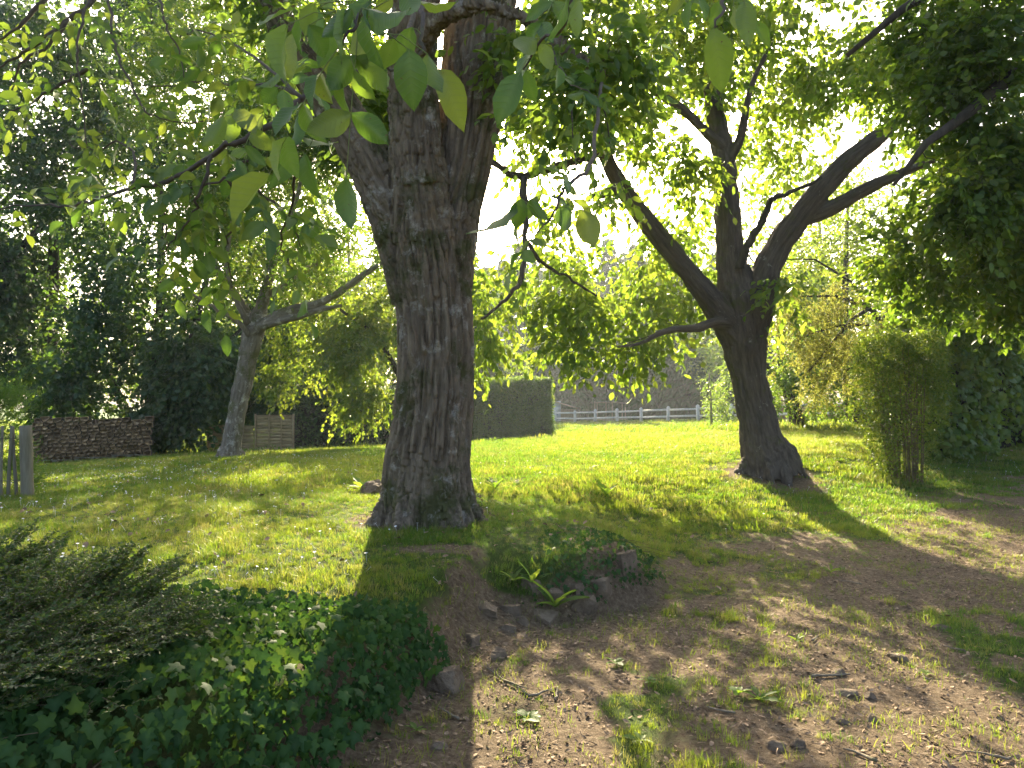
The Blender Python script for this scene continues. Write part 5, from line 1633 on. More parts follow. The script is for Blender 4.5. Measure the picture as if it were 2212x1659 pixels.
# ------------------------------------------------------------------ field shelters beyond the fence
def bx(t, name, c, size, mat, ax=None):
    return link(name, Mesh().box(c, size, ax).mesh(name, mat, False), t)
d = 71.0
s0 = P(1190, 915, d); s0[2] = gz(s0[0], s0[1])[0]
sh1 = thing('field_shelter', 'small lean-to field shelter with one white wall and a sloping roof', 'shelter', s0)
x0 = s0[0]
for k in range(4):
    bx(sh1, 'wall_slab', s0 + (.42 + .0, 0, .26 + k * .5), (.98, .12, .49), M['white_wall'])
bx(sh1, 'wall_slab', s0 + (-.05, 1.0, 1.0), (.1, 1.9, 2.0), M['white_wall'])
sl = math.atan2(.78, 2.7)
axr = np.array([(math.cos(sl), 0, -math.sin(sl)), (0, 1, 0), (math.sin(sl), 0, math.cos(sl))])
for k in range(5):
    bx(sh1, 'roof_sheet', s0 + (1.35, .02 + k * .5, 1.70 + .01 * (k % 2)), (3.0, .49, .05), M['roof_sheet'], axr)
for xx, yy in ((2.3, 0.05), (1.5, .05), (2.3, 2.0)):
    bx(sh1, 'post', s0 + (xx, yy, .62), (.09, .09, 1.3), M['shed_wood'])
bx(sh1, 'rear_wall', s0 + (1.3, 2.2, .6), (2.5, .05, 1.3), M['shed_wood'])
bx(sh1, 'roof_beam', s0 + (1.35, -.22, 1.66), (2.95, .06, .1), M['shed_wood'], axr)
d = 67.0
s0 = P(1289, 914, d); s0[2] = gz(s0[0], s0[1])[0]
sh2 = thing('timber_shelter', 'open timber frame shelter with a shallow roof over low plank sides', 'shelter', s0)
W, D = 2.55, 1.9
for xx, yy, h in ((0.05, 0, 1.74), (1.36, .0, 1.86), (W - .05, 0, 1.62), (.05, D, 1.9), (1.05, D, 1.9), (W - .05, D, 1.8)):
    bx(sh2, 'post', s0 + (xx, yy, h / 2), (.09, .09, h), M['shed_wood'])
for k in range(6):
    f0 = (k + .5) / 6
    s_ = .075 if f0 < .53 else -.19
    zc = 1.80 + (.075 * W * (f0 - .53) if f0 < .53 else -.19 * W * (f0 - .53)) + .1
    a_ = math.atan(s_)
    bx(sh2, 'roof_sheet', s0 + (f0 * W, D / 2 - .05, zc), (W / 6 + .03, D + .5, .035 + .004 * (k % 2)), M['roof_sheet'], np.array([(math.cos(a_), 0, math.sin(a_)), (0, 1, 0), (-math.sin(a_), 0, math.cos(a_))]))
for k in range(5):
    bx(sh2, 'roof_beam', s0 + (W / 2, -.2 + k * .5, 1.74), (W, .05, .05), M['shed_wood'])
for k in range(3):
    bx(sh2, 'plank', s0 + (.7, -.06, .10 + .17 * k), (1.75, .035, .155), M['shed_wood'])
    bx(sh2, 'plank', s0 + (2.1, -.07, .09 + .17 * k), (1.2, .035, .15), M['shed_wood'], np.array([(math.cos(.06), 0, -math.sin(.06)), (0, 1, 0), (math.sin(.06), 0, math.cos(.06))]))
# brown board fence far right
BA, BB = P(1655, 905, 48.0), P(1960, 905, 50.0)
bf = thing('board_fence', 'low reddish brown board fence beyond the orchard trees', 'fence', (BA[0], BA[1], gz(BA[0], BA[1])[0]))
for k in range(36):
    q = BA + (BB - BA) * (k + .5) / 36
    w = np.linalg.norm((BB - BA)[:2]) / 36
    bx(bf, 'board', (q[0], q[1], gz(q[0], q[1])[0] + .46 + .012 * (k % 3)), (w * .96, .03, 1.0), M['board'])
for h in (.25, .8):
    q = (BA + BB) / 2
    ex = unit(np.array((BB[0] - BA[0], BB[1] - BA[1], 0)))
    bx(bf, 'rail', (q[0], q[1] + .05, gz(q[0], q[1])[0] + h), (np.linalg.norm((BB - BA)[:2]), .04, .09), M['board'], np.stack([ex, np.cross((0, 0, 1.0), ex), (0, 0, 1.0)]))

# ------------------------------------------------------------------ cotoneaster shrub and ivy on the bank
r = np.random.default_rng(111)
cb = np.array((-2.35, 3.7, gz(-2.35, 3.7)[0]))
cot = thing('cotoneaster_shrub', 'low spreading dark shrub with tiny leaves on arching herringbone stems', 'shrub', cb)
cm = Mesh()
pos, ax, nr, sz, ti = [], [], [], [], []
def shoot(p, d, L, n_leaf, rad, level):
    u = np.linspace(0, 1, 7)
    d = unit(d)
    pts = p + d * (u * L)[:, None]
    pts[:, 2] -= (.22 if level == 0 else .10) * L * u ** 2
    pts[1:] += r.normal(size=(6, 3)) * .006
    cm.tube(pts, np.linspace(rad, .0012, 7), 4 if level == 0 else 3, False)
    t = np.linspace(.08, 1, n_leaf)
    pp = np.stack([np.interp(t, u, pts[:, c]) for c in range(3)], -1)
    side = unit(np.cross(d, (0, 0, 1.0) if abs(d[2]) < .9 else (1.0, 0, 0)))
    s = np.where(np.arange(n_leaf) % 2, 1, -1)[:, None]
    pos.append(pp)
    ax.append(d * .5 + side * s + r.normal(size=(n_leaf, 3)) * .4)
    n_ = r.normal(size=(n_leaf, 3)) * .6
    n_[:, 2] += .8
    nr.append(n_)
    sz.append(r.uniform(.014, .025, n_leaf))
    ti.append(np.clip(r.uniform(0, 1, n_leaf), 0, 1))
    if level == 0:
        for k in range(11):
            tt = .12 + .8 * k / 11
            q = np.array([np.interp(tt, u, pts[:, c]) for c in range(3)])
            sd = side * (1 if k % 2 else -1)
            shoot(q, d * .75 + sd * .8 + r.normal(size=3) * .15 + (0, 0, .12), L * .42 * (1 - .55 * tt), 20, .0015, 1)
for k in range(520):
    x, y = r.uniform(-4.2, -1.5), r.uniform(2.55, 4.0)
    lim = -1.78 - .3 * abs(y - 3.4)
    if x > lim: continue
    p = np.array((x, y, gz(x, y)[0] + r.uniform(.0, .26) * (.6 + .4 * smooth(-1.5, -2.4, np.array(x)))))
    up = r.uniform(.0, .45)
    dr = np.array((r.uniform(.25, 1.0), r.uniform(-.55, .55), up))
    shoot(p, dr, r.uniform(.35, .62), 50, .003, 0)
for x, y, dx, L in [(-2.72, 4.0, .55, .60), (-2.78, 4.0, .62, .54), (-2.66, 3.95, .5, .50), (-2.2, 4.0, .6, .50), (-2.3, 3.95, .55, .54), (-2.1, 4.0, .7, .46), (-2.4, 4.0, .6, .48), (-3.0, 4.0, .6, .46), (-3.1, 4.0, .5, .5), (-1.98, 3.95, .7, .42)]:
    for j in range(3):
        p = np.array((x + r.normal() * .04, y + r.normal() * .05, gz(x, y)[0] + .18))
        shoot(p, np.array((dx, .1, .62 + .1 * j)), L * (1 - .15 * j), 52, .004, 0)
for k in range(26):
    x, y = r.uniform(-3.5, -1.95), r.uniform(3.3, 4.0)
    shoot(np.array((x, y, gz(x, y)[0] + r.uniform(.15, .3))), np.array((r.uniform(.35, .7), r.normal() * .15, r.uniform(.5, .8))), r.uniform(.34, .52), 50, .003, 0)
for x, y in [(-1.62, 3.75), (-1.66, 3.55), (-1.72, 3.4), (-1.6, 3.9)]:
    shoot(np.array((x - .15, y, gz(x, y)[0] + .26)), np.array((1, -.35, .05)), .42, 34, .003, 0)
link('stems', cm.mesh('stems', M['twig']), cot)
link('foliage', leaf_mesh('foliage', M['cotoneaster_leaf'], *map(np.concatenate, (pos, ax, nr, sz, ti)), T_rhomb(.62, .08, .05), r=r), cot, 'stuff')

def ivy_patch(name, lbl, accept, box, n, thick, leaf, big, r, base):
    t = thing(name, lbl, 'ivy', base)
    x, y = r.uniform(box[0], box[1], n * 6), r.uniform(box[2], box[3], n * 6)
    h = .03
    z0 = gz(x, y)
    gxx, gyy = (gz(x + h, y) - z0) / h, (gz(x, y + h) - z0) / h
    s = bank_s(x, y)
    w = accept(x, y, s)
    wt = w * np.sqrt(1 + gxx ** 2 + gyy ** 2)
    k = np.where(r.uniform(0, 3.2, len(x)) < wt)[0][:n]
    x, y, z0, gxx, gyy, w = x[k], y[k], z0[k], gxx[k], gyy[k], w[k]
    p = np.stack([x, y, z0], -1)
    nn = unit(np.stack([-gxx, -gyy, np.ones(len(x))], -1))
    lump = .5 + .5 * fbm(p * 3.2, 2, 41)
    depth = r.uniform(.15, 1, len(x)) ** .6
    p = p + nn * ((thick * (.55 + .6 * lump) * smooth(0, .5, w)) * depth)[:, None]
    face = unit(nn + np.array((.05, -.55, .25)))
    nr = face + r.normal(size=p.shape) * .35
    ax = np.array((.05, -.55, -.85)) + r.normal(size=p.shape) * .45
    sz = leaf * r.uniform(.45, 1.5, len(x))
    ti = np.clip(.45 + .3 * fbm(p * 2.4, 2, 6) + r.uniform(-.4, .4, len(x)), 0, 1)
    sc = sz * (depth > .55) / np.linalg.norm(p - (0, 0, EYE), axis=1)
    sc *= np.where([seen(q, 0) for q in p], 1, .01)
    pick = np.argsort(-sc)[:big]
    var = []
    for j in range(8):
        T_, polys = T_lobed('ivy', .10 + .02 * j)
        v = T_.copy()
        v[:, 0] *= r.uniform(.85, 1.15)
        v[:, 2] += r.uniform(-.2, .2) * v[:, 0] * v[:, 1] - r.uniform(0, .15) * v[:, 1] ** 2
        me = mesh_np('leaf', v, polys, M['ivy_leaf_big'], False)
        a = me.attributes.new('vein', 'FLOAT', 'POINT')
        a.data.foreach_set('value', np.array([.35] + [0.0] * (len(v) - 1), np.float32))
        var.append(me)
    o0 = bpy.data.objects.new('leaf', var[0])
    for j, i in enumerate(pick):
        o = o0 if j == 0 else o0.copy()
        o.data = var[j % 8]
        COL.objects.link(o)
        o.parent = t
        o.matrix_local = leaf_matrix(p[i] + face[i] * .015, ax[i], nr[i], sz[i] * 1.1, 1.0, base)
    keep = np.ones(len(x), bool)
    keep[pick] = False
    link('foliage', leaf_mesh('foliage', M['ivy_leaf'], p[keep], ax[keep], nr[keep], sz[keep], ti[keep], T_lobed('ivy', .12), r=r), t, 'stuff')
    m = Mesh()
    for i in r.choice(len(p), min(90, len(p)), False):
        q = p[i] - nn[i] * .02
        dd = np.array((r.normal() * .6, -.5 + r.normal() * .3, -.1))
        m.tube([q, q + dd * .10 + (0, 0, .015), q + dd * .22], (.0025, .002, .001), 3, False)
    link('stems', m.mesh('stems', M['twig']), t)
def acc_main(x, y, s):
    e = fbm(np.stack([x, y, 0 * x], -1) * 2.2, 2, 51)
    return smooth(-.10, .10, s + .05 * e) * smooth(4.95, 4.55, y + .14 * e) * smooth(-5.2, -4.8, x)
ivy_patch('ivy_cover', 'dense dark green ivy spilling over the bank below the walnut tree', acc_main, (-4.2, -.2, 2.0, 5.0), 14000, .17, .048, 296, r, np.array((-.9, 4.2, gz(-.9, 4.2)[0])))
def acc_b(x, y, s):
    e = fbm(np.stack([x, y, 0 * x], -1) * 3.0, 2, 61)
    return smooth(-.02, .12, s + .10 * e) * smooth(1.0, .6, s + .15 * e) * smooth(.05, .3, x + .1 * e) * smooth(1.55, 1.25, x + .1 * e) * smooth(7.4, 7.0, y)
ivy_patch('small_ivy', 'small leaved ivy trailing over the stones of the low bank', acc_b, (-.1, 1.7, 5.6, 7.4), 1500, .05, .034, 60, r, np.array((.75, 6.25, gz(.75, 6.25)[0])))

# ------------------------------------------------------------------ stones
def rock_mesh(w, h, d, r, rounded=False):
    m = bpy.data.meshes.new('stone')
    import bmesh
    bm = bmesh.new()
    if rounded:
        bmesh.ops.create_icosphere(bm, subdivisions=3, radius=1)
    else:
        bmesh.ops.create_cube(bm, size=1.7)
        bmesh.ops.subdivide_edges(bm, edges=bm.edges[:], cuts=7, use_grid_fill=True)
    v = np.array([q.co for q in bm.verts])
    for k in range(10):
        n_ = unit(r.normal(size=3))
        c = r.uniform(.55, .9) if rounded else r.uniform(.72, 1.15)
        ex = np.maximum(0, v @ n_ - c)
        v = v - n_ * ex[:, None] * .97
    v *= (1 + .07 * fbm(v * 2.5 + r.uniform(0, 50), 3, 2))[:, None]
    v *= np.array((w, d, h)) / 2 / np.abs(v).max(0)
    for q, c in zip(bm.verts, v): q.co = c
    bm.to_mesh(m)
    bm.free()
    m.materials.append(M['stone'])
    return m
ROCKS = [(1260, 1313, 62, 30, 'flat pale rectangular stone lying at the foot of the ivy bank'), (1254, 1277, 40, 42, 'upright stone set in the bank just above the flat pale stone'), (1297, 1270, 52, 46, 'broad dark stone in the bank right of the upright stone'),
         (1354, 1222, 62, 52, 'large tilted stone at the top right corner of the ivy bank'), (1154, 1270, 50, 42, 'dark stone in the bank under the dandelion leaves'), (1205, 1295, 44, 40, 'small stone between the long leaved weed and the bank'),
         (1097, 1315, 64, 30, 'wide flat stone at the worn step left of the weeds'), (1044, 1312, 62, 26, 'low earthy stone bordering the ivy beside the worn step'), (1127, 1338, 38, 28, 'squarish stone below the wide flat stone'),
         (1174, 1331, 58, 24, 'long low stone at the foot of the weeds'), (1094, 1350, 42, 30, 'rounded stone half buried below the worn step'), (1074, 1408, 44, 32, 'brown stone poking out beside the path below the step'),
         (1016, 1374, 48, 46, 'mossy stone at the right edge of the ivy'), (960, 1470, 76, 60, 'large dark stone showing under the ivy overhang'), (1132, 1371, 36, 16, 'thin pale splinter of stone lying on the path'),
         (1815, 1456, 36, 13, 'small pale flat stone in the sunlit dirt'), (1835, 1503, 56, 13, 'long flat stone sunk in the shaded dirt'), (1885, 1509, 32, 11, 'little grey stone right of the long sunken stone'),
         (1891, 1556, 40, 13, 'dull stone in the shade stripe of the path'), (1831, 1563, 38, 13, 'light stone at the edge of the shade stripe'), (1681, 1617, 46, 20, 'pale angular stone near the bottom of the path'),
         (1731, 1610, 36, 20, 'rounded grey stone beside the pale angular stone'), (2045, 1356, 42, 13, 'whitish worn stone in the bright dirt'), (1948, 1426, 46, 13, 'flat stone in the middle of the bright dirt'),
         (944, 1616, 44, 17, 'grey stone on the shaded path below the ivy'), (800, 1054, 48, 30, 'weathered grey boulder at the left foot of the walnut trunk'), (2165, 1553, 20, 9, 'single white pebble near the right edge of the path')]
for x, y, w, h, lbl in ROCKS:
    g = ground_at(x, y + h * .5)
    dd = g[1]
    ww, hh = w / F * dd, h / F * dd
    flat = h < 22
    if flat:
        hh = min(hh * 1.3, .05)
    o = bpy.data.objects.new('stone', rock_mesh(ww, hh * 1.5, ww * r.uniform(.6, .9), r, flat))
    COL.objects.link(o)
    o.location = (g[0], g[1] + ww * .38, gz(g[0], g[1] + ww * .38)[0] - hh * (.42 if y < 1420 and x < 1400 and y > 1200 else 0) + hh * (.02 if not flat else .02))
    o.rotation_euler = (r.normal() * .2, r.normal() * .2, r.uniform(-.9, .9))
    tag(o, lbl, 'stone', 'stones on the path and bank')

# ------------------------------------------------------------------ fallen twigs
TWG = [(1090, 1470, 150, 2.3, 'forked twig lying on the worn path beside the ivy', True), (1170, 1503, 60, .5, 'short crooked twig on the path right of the forked twig', False), (1203, 1503, 44, 1.4, 'thin straight twig standing out on the sunlit path', False),
       (970, 1548, 60, 2.5, 'twig on the shaded earth below the ivy', False), (1835, 1259, 50, 2.7, 'twig in the bright dirt under the cherry tree', False), (1768, 1379, 56, .6, 'dark twig beside a grass tuft in the dirt', False),
       (1795, 1463, 90, .15, 'long thin twig next to the small pale flat stone', False), (1558, 1540, 60, 2.4, 'curved twig left of the broad leaved weed', False), (2061, 1406, 40, 2.6, 'stubby twig in the bright dirt near the whitish stone', True),
       (2135, 1636, 80, 2.9, 'long twig at the bottom right of the path', False), (1991, 1463, 50, 1.3, 'pale twig right of the sunken stones', False), (1860, 1640, 60, 2.2, 'broken twig at the bottom of the path', False)]
for x, y, L, a, lbl, fork in TWG:
    g = ground_at(x, y)
    Lm = L / F * g[1]
    m = Mesh()
    u = np.linspace(-.5, .5, 8)
    pts = np.stack([u * Lm * math.cos(a), u * Lm * math.sin(a) * 1.4, .012 + 0 * u], -1)
    pts[:, :2] += r.normal(size=(8, 2)) * Lm * .035
    pts[:, 2] += gz(g[0] + pts[:, 0], g[1] + pts[:, 1]) - g[2]
    m.tube(pts, np.linspace(.009, .004, 8) * r.uniform(.7, 1.1), 6)
    if fork:
        q = pts[3] + np.outer(np.linspace(0, 1, 5), (Lm * .32, -Lm * .35, 0.004))
        q[:, 2] += .004
        m.tube(q, np.linspace(.007, .003, 5), 5)
    o = bpy.data.objects.new('fallen_twig', m.mesh('fallen_twig', M['grey_branch']))
    COL.objects.link(o)
    o.location = g
    tag(o, lbl, 'twig', 'twigs on the ground')

# ------------------------------------------------------------------ weeds
def weed_leaf_mesh(k, toothed):
    rr_ = np.random.default_rng(300 + k)
    n = 8
    ys = np.linspace(0, 1, n + 1)
    prof = np.array([.10, .30, .55, .8, 1, .98, .85, .5, 0]) * (.16 if toothed else .24)
    v = []
    for i, y in enumerate(ys):
        w = prof[i] * ((1.0 if i % 2 else .72) if toothed else 1)
        for s in (-1, 0, 1):
            v.append((s * w, y, -.35 * y * y + .05 * abs(s) + .25 * y))
    f = [(i * 3 + j, i * 3 + j + 1, i * 3 + j + 4, i * 3 + j + 3) for i in range(n) for j in range(2)]
    return mesh_np('leaf', np.array(v), np.array(f), M['weed_leaf'], True)
WLF = [weed_leaf_mesh(k, k < 4) for k in range(7)]
WEEDS = [(1150, 1268, 70, 8, .9, 0, 'dandelion with bright upright leaves at the top of the low bank'), (1200, 1318, 95, 11, .75, 0, 'long leaved dandelion rosette growing between the bank stones'), (1110, 1262, 50, 7, .6, 0, 'small toothed weed left of the bright dandelion'),
         (1595, 1505, 55, 8, .5, 1, 'broad leaved weed in the sunlit dirt'), (1640, 1520, 60, 7, .5, 0, 'dandelion beside the broad leaved weed'), (1140, 1560, 60, 9, .35, 1, 'plantain at the bottom of the grassy strip'), (1380, 1610, 60, 8, .3, 1, 'round leaved weed near the lower middle of the path'),
         (785, 1062, 60, 10, .6, 0, 'dandelion rosette by the boulder at the walnut trunk'), (1310, 1075, 50, 8, .7, 0, 'tall toothed weed in the shade right of the walnut trunk'), (1070, 1060, 45, 7, .7, 0, 'leafy weed against the right foot of the walnut trunk'),
         (1330, 1440, 45, 7, .4, 1, 'small plantain on the grassy strip'), (1400, 1480, 40, 6, .3, 1, 'flat weed in the dirt right of the grassy strip'), (1690, 1015, 50, 8, .6, 0, 'dandelion at the right foot of the cherry trunk'), (2000, 1462, 30, 6, .3, 1, 'pale leaved weed in the bright dirt'), (1720, 1390, 34, 6, .5, 0, 'little dandelion in the dirt under the cherry tree'),
         (900, 1585, 44, 6, .4, 1, 'creeping leaves on the shaded path beneath the ivy'), (1795, 1240, 30, 5, .6, 0, 'single upright weed in the bright dirt')]
for x, y, size, n, rise, kind, lbl in WEEDS:
    g = ground_at(x, y)
    t = thing('dandelion' if kind == 0 else 'plantain', lbl, 'weed', g, 'weeds on the path and bank')
    S = size / F * g[1] * (.62 if kind else .9)
    for k in range(n):
        a = 2 * np.pi * (k + r.uniform(-.3, .3)) / n
        o = bpy.data.objects.new('leaf', WLF[int(r.integers(0, 4)) if kind == 0 else int(r.integers(4, 7))])
        COL.objects.link(o)
        o.parent = t
        e = rise * r.uniform(.5, 1.3)
        axv = np.array((math.cos(a) * math.cos(e), math.sin(a) * math.cos(e), math.sin(e)))
        o.matrix_local = leaf_matrix(g + (0, 0, .012), axv, np.array((-math.cos(a) * math.sin(e), -math.sin(a) * math.sin(e), math.cos(e))) + r.normal(size=3) * .2, S * r.uniform(.6, 1.05), 1.0, g)

# ------------------------------------------------------------------ grass, daisies and litter
def scatter(name, pts, yaw, tilt, scale, sources, pick=None):
    me = bpy.data.meshes.new(name)
    me.vertices.add(len(pts))
    me.vertices.foreach_set('co', np.asarray(pts, np.float32).ravel())
    for nm, ty, key, val in (('rot', 'FLOAT_VECTOR', 'vector', np.stack([tilt[:, 0], tilt[:, 1], yaw], -1)), ('scl', 'FLOAT', 'value', scale),
                             ('pick', 'INT', 'value', pick if pick is not None else rng.integers(0, len(sources), len(pts)))):
        a = me.attributes.new(nm, ty, 'POINT')
        a.data.foreach_set(key, np.asarray(val, np.int32 if ty == 'INT' else np.float32).ravel())
    o = bpy.data.objects.new(name, me)
    COL.objects.link(o)
    o['kind'] = 'stuff'
    c = bpy.data.collections.new(name + '_source')
    for k, s in enumerate(sources):
        so = bpy.data.objects.new('%s_piece_%02d' % (name, k), s)
        c.objects.link(so)
    ng = bpy.data.node_groups.new(name, 'GeometryNodeTree')
    ng.interface.new_socket('Geometry', in_out='INPUT', socket_type='NodeSocketGeometry')
    ng.interface.new_socket('Geometry', in_out='OUTPUT', socket_type='NodeSocketGeometry')
    nd, lk = ng.nodes, ng.links.new
    gi, go = nd.new('NodeGroupInput'), nd.new('NodeGroupOutput')
    ci = nd.new('GeometryNodeCollectionInfo')
    ci.inputs['Collection'].default_value = c
    ci.inputs['Separate Children'].default_value = True
    ci.inputs['Reset Children'].default_value = True
    ip = nd.new('GeometryNodeInstanceOnPoints')
    ip.inputs['Pick Instance'].default_value = True
    def attr(nm, ty):
        a = nd.new('GeometryNodeInputNamedAttribute')
        a.data_type = ty
        a.inputs['Name'].default_value = nm
        return a.outputs['Attribute']
    er = nd.new('FunctionNodeEulerToRotation')
    lk(attr('rot', 'FLOAT_VECTOR'), er.inputs[0])
    mp = nd.new('GeometryNodeMeshToPoints')
    lk(gi.outputs[0], mp.inputs['Mesh'])
    lk(mp.outputs[0], ip.inputs['Points'])
    lk(ci.outputs[0], ip.inputs['Instance'])
    lk(attr('pick', 'INT'), ip.inputs['Instance Index'])
    lk(er.outputs[0], ip.inputs['Rotation'])
    lk(attr('scl', 'FLOAT'), ip.inputs['Scale'])
    lk(ip.outputs[0], go.inputs[0])
    md = o.modifiers.new('scatter', 'NODES')
    md.node_group = ng
    return o

def tuft(n, rad, h, w, segs, r, lean=.5):
    m = Mesh()
    for k in range(n):
        a, q = r.uniform(0, 6.28), rad * r.uniform(0, 1) ** .5
        p = np.array((q * math.cos(a), q * math.sin(a), -.006))
        b2 = r.uniform(0, 6.28)
        o = np.array((math.cos(b2), math.sin(b2), 0))
        sd = np.array((-o[1], o[0], 0))
        H, ln = h * r.uniform(.5, 1.15), lean * r.uniform(.2, 1.2)
        v = []
        for s in range(segs):
            u = s / segs
            c = p + np.array((0, 0, H)) * u * (1 - .25 * ln * u) + o * H * ln * u ** 1.8
            ww = w * (1 - .55 * u) / 2
            v += [c - sd * ww, c + sd * ww]
        v.append(p + np.array((0, 0, H * (1 - .25 * ln))) + o * H * ln)
        f = [[(2 * s, 2 * s + 1, 2 * s + 3, 2 * s + 2) for s in range(segs - 1)], [(2 * segs - 2, 2 * segs - 1, 2 * segs)]]
        m.add(np.array(v), [np.array(q_) for q_ in f if len(q_)])
    return m.mesh('grass_tuft', M['grass_blade'])
r = np.random.default_rng(121)
def deep(ms):
    out = []
    for m_ in ms:
        c_ = m_.copy()
        c_.materials.clear()
        c_.materials.append(M['grass_deep'])
        out.append(c_)
    return out
near_t = [tuft(16, .045, .062, .0042, 3, r, .8) for k in range(8)] + [tuft(22, .05, .085, .0045, 3, r, .9) for k in range(3)]
far_t = [tuft(60, .20, .075, .011, 2, r, .7) for k in range(6)]
vfar_t = [tuft(70, .55, .10, .028, 2, r, .6) for k in range(4)]
near_t, far_t, vfar_t = near_t + deep(near_t), far_t + deep(far_t), vfar_t + deep(vfar_t)
def sample(d0, d1, n):
    y = np.sqrt(r.uniform(d0 ** 2, d1 ** 2, n))
    x = r.uniform(-1, 1, n) * (.78 * y + .4)
    return x, y
def clear(x, y):
    k = (np.hypot(x - WAL[0], y - WAL[1]) > .50) & (np.hypot(x - CHE[0], y - CHE[1]) > .46) & (np.hypot(x - LEAN[0], y - LEAN[1]) > .25)
    ivy = acc_main(x, y, bank_s(x, y))
    return k & (ivy < .35)
def grow_grass(name, d0, d1, n, src, smin, smax, power=1.0):
    x, y = sample(d0, d1, n)
    g = grass_amount(x, y)
    k = (r.uniform(0, 1, n) < g ** power) & clear(x, y)
    x, y, g = x[k], y[k], g[k]
    p = np.stack([x, y, gz(x, y)], -1)
    n2 = fbm(p * 1.7, 2, 71)
    sc = (smin + (smax - smin) * r.uniform(0, 1, len(x)) ** 1.5) * (1 + .35 * n2) * (.65 + .35 * g)
    hf = len(src) // 2
    pick = r.integers(0, hf, len(x))
    if hf > 8:
        pick = np.where(n2 + r.uniform(-.5, .5, len(x)) > .45, 8 + pick % 3, pick % 8)
    n3 = fbm(p * (.9 if hf > 8 else .35), 3, 83)
    pick = pick + hf * (n3 + r.uniform(-.5, .5, len(x)) > .1)
    return scatter(name, p, r.uniform(0, 6.28, len(x)), r.normal(size=(len(x), 2)) * .12, sc, src, pick)
grow_grass('grass', 2.6, 10.0, 36000, near_t, .55, 1.05, 1.25)
thin_t = [tuft(4, .07, .055, .0042, 3, r, .9) for k in range(6)]
x, y = sample(2.7, 11.0, 40000)
n2 = fbm(np.stack([x, y, 0 * x], -1) * 2.1, 3, 33)
k = (r.uniform(0, 1, len(x)) < .85 * smooth(-.6, .7, n2) * (1 - grass_amount(x, y))) & clear(x, y)
p = np.stack([x[k], y[k], gz(x[k], y[k])], -1)
scatter('grass', p, r.uniform(0, 6.28, len(p)), r.normal(size=(len(p), 2)) * .2, r.uniform(.4, 1.15, len(p)), thin_t)
grow_grass('grass', 9.6, 24.0, 30000, far_t, .7, 1.2)
grow_grass('grass', 23.0, 70.0, 26000, vfar_t, .7, 1.3)
# taller unmown grass round the orchard trees and along the fence foot
x, y = np.concatenate([r.uniform(6.5, 11.5, 900), r.uniform(3, 14, 900)]), np.concatenate([r.uniform(21.0, 24.5, 900), np.zeros(900)])
y[900:] = 67 - (x[900:] - 3.9) * 17 / 8.2 + r.normal(size=900) * .3 + .2
p = np.stack([x, y, gz(x, y)], -1)
scatter('grass', p, r.uniform(0, 6.28, len(x)), r.normal(size=(len(x), 2)) * .12, r.uniform(1.6, 3.4, len(x)), far_t)

def daisy():
    m = Mesh()
    m.tube([(0, 0, -.01), (0, 0, .06)], (.0012, .001), 3, False)
    k = 11
    v = [(0, 0, .060)]
    for i in range(k * 2):
        a = np.pi * i / k
        q = .011 if i % 2 else .0075
        v.append((q * math.cos(a), q * math.sin(a), .062))
    m.add(np.array(v), [np.array([(0, 1 + i, 1 + (i + 1) % (2 * k)) for i in range(2 * k)])])
    me = m.mesh('daisy', M['daisy_petal'], False)
    me.materials.append(M['daisy_eye'])
    return me
def dais(name, xy, smin, smax):
    x, y = xy
    k = (np.hypot(x - WAL[0], y - WAL[1]) > .6) & (np.abs(x) < .8 * y)
    x, y = x[k], y[k]
    p = np.stack([x, y, gz(x, y)], -1)
    scatter(name, p, r.uniform(0, 6.28, len(x)), r.normal(size=(len(x), 2)) * .3, r.uniform(smin, smax, len(x)), [DAISY])
DAISY = daisy()
dx, dy = [], []
for cx_, cy_, sx, sy, n in [(270, 1033, 1.5, .9, 420), (420, 1040, 1.8, .9, 160), (640, 995, 2.2, 1.5, 260), (330, 1075, 1.2, .6, 110), (60, 1100, .5, .15, 26), (300, 1005, 3, 1.2, 160), (1250, 1000, 2.2, 2.0, 130), (400, 1130, 1.2, .6, 50), (560, 1240, .5, .3, 36), (800, 1150, .3, .15, 16), (2050, 1000, 1.5, .8, 130), (1700, 1060, 1.0, .8, 50), (100, 1200, .6, .3, 20), (1100, 985, 3.0, 1.5, 120)]:
    g = ground_at(cx_, cy_)
    dx.append(g[0] + r.normal(size=n) * sx); dy.append(g[1] + r.normal(size=n) * sy)
dais('daisies', (np.concatenate(dx), np.concatenate(dy)), .8, 1.35)

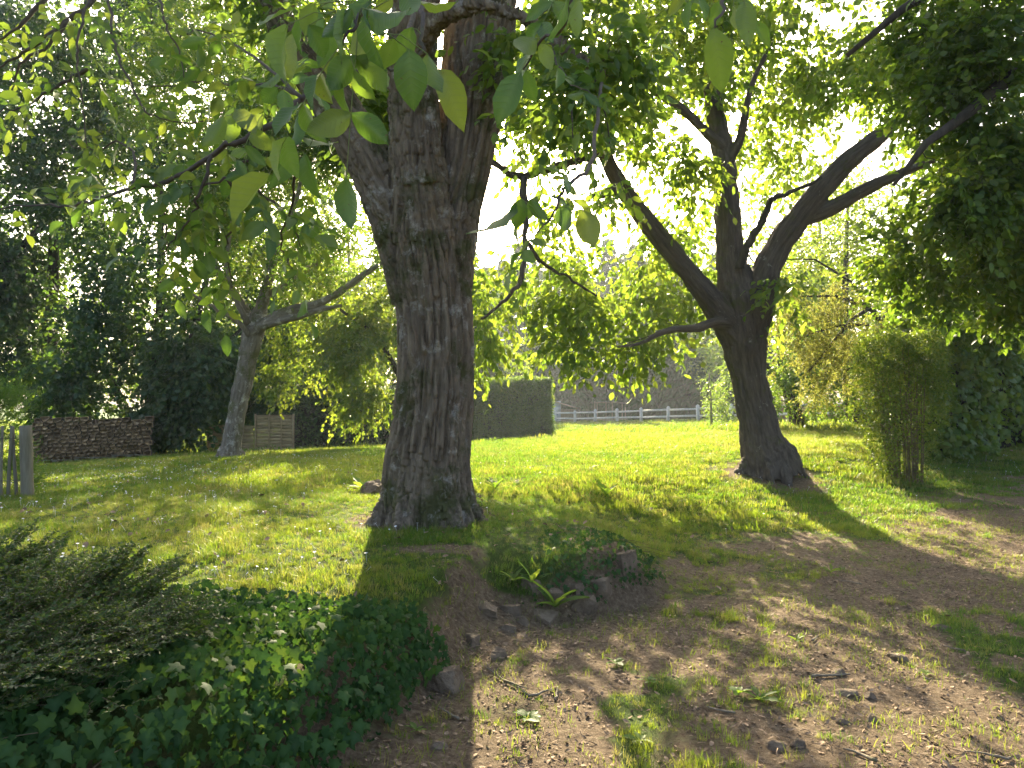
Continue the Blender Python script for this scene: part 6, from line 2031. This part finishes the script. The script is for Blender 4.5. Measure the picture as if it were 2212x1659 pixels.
def chip(k, r):
    if k < 5:                                            # curled dead leaf
        n = 5
        L, w, c = r.uniform(.016, .034), r.uniform(.005, .010), r.uniform(-20, 20)
        v = []
        for i in range(n):
            u = i / (n - 1)
            ww = w * math.sin(math.pi * (.12 + .8 * u))
            for s in (-1, 0, 1):
                v.append((s * ww, (u - .5) * L, .004 + c * ((u - .5) * L) ** 2 + .25 * abs(s) * ww))
        f = [(i * 3 + j, i * 3 + j + 1, i * 3 + j + 4, i * 3 + j + 3) for i in range(n - 1) for j in range(2)]
        return mesh_np('dead_leaf', np.array(v), np.array(f), M['litter'], True)
    if k < 8:                                            # stick or straw
        m = Mesh()
        L = r.uniform(.03, .08)
        m.tube([(0, -L / 2, .004), (r.normal() * .006, 0, .008), (r.normal() * .006, L / 2, .004)], (.0016, .0022, .0012), 4)
        return m.mesh('straw', M['litter'])
    me = rock_mesh(.014, .008, .012, r, True)                  # crumb of earth or pebble
    me.materials.clear()
    me.materials.append(M['crumb'] if k % 2 else M['stone'])
    return me
M['crumb'] = plain_mat('earth_crumb', (.085, .06, .042), (.2, .15, .105), 30, (1, 1, 1), .95, .6, .01, .3)
chips = [chip(k, r) for k in (0, 1, 2, 3, 4, 5, 6, 7, 0, 1, 5, 6, 8, 9)]
x, y = sample(2.8, 11.5, 170000)
g = grass_amount(x, y)
cl_ = fbm(np.stack([x, y, 0 * x], -1) * 4, 2, 91)
k = (r.uniform(0, 1, len(x)) < (1 - .9 * g) * (.55 + .45 * cl_)) & clear(x, y)
x, y = x[k], y[k]
p = np.stack([x, y, gz(x, y) + .002], -1)
scatter('leaf_litter', p, r.uniform(0, 6.28, len(x)), r.normal(size=(len(x), 2)) * .35, r.uniform(.4, 1.25, len(x)) ** 1.3, chips)
x, y = sample(3.0, 16.0, 1400)
k = (grass_amount(x, y) > .5) & clear(x, y)
p = np.stack([x[k], y[k], gz(x[k], y[k]) + .035], -1)
scatter('fallen_leaves', p, r.uniform(0, 6.28, len(p)), r.normal(size=(len(p), 2)) * .5, r.uniform(.8, 2.2, len(p)), chips[:4])

# ------------------------------------------------------------------ haze in the air
hz = bpy.data.meshes.new('haze')
import bmesh
bm = bmesh.new()
bmesh.ops.create_cube(bm, size=1.0)
bm.to_mesh(hz)
bm.free()
hm, hnt, hout = mat_new('haze')
pv = hnt.nodes.new('ShaderNodeVolumePrincipled')
pv.inputs['Color'].default_value = (.80, .90, 1.0, 1)
pv.inputs['Density'].default_value = HAZE
pv.inputs['Anisotropy'].default_value = 0.45
hnt.links.new(pv.outputs[0], hout.inputs['Volume'])
hz.materials.append(hm)
ho = bpy.data.objects.new('haze', hz)
COL.objects.link(ho)
ho['kind'] = 'stuff'
ho.scale = (340, 340, 29)
ho.location = (0, 100, 12.5)
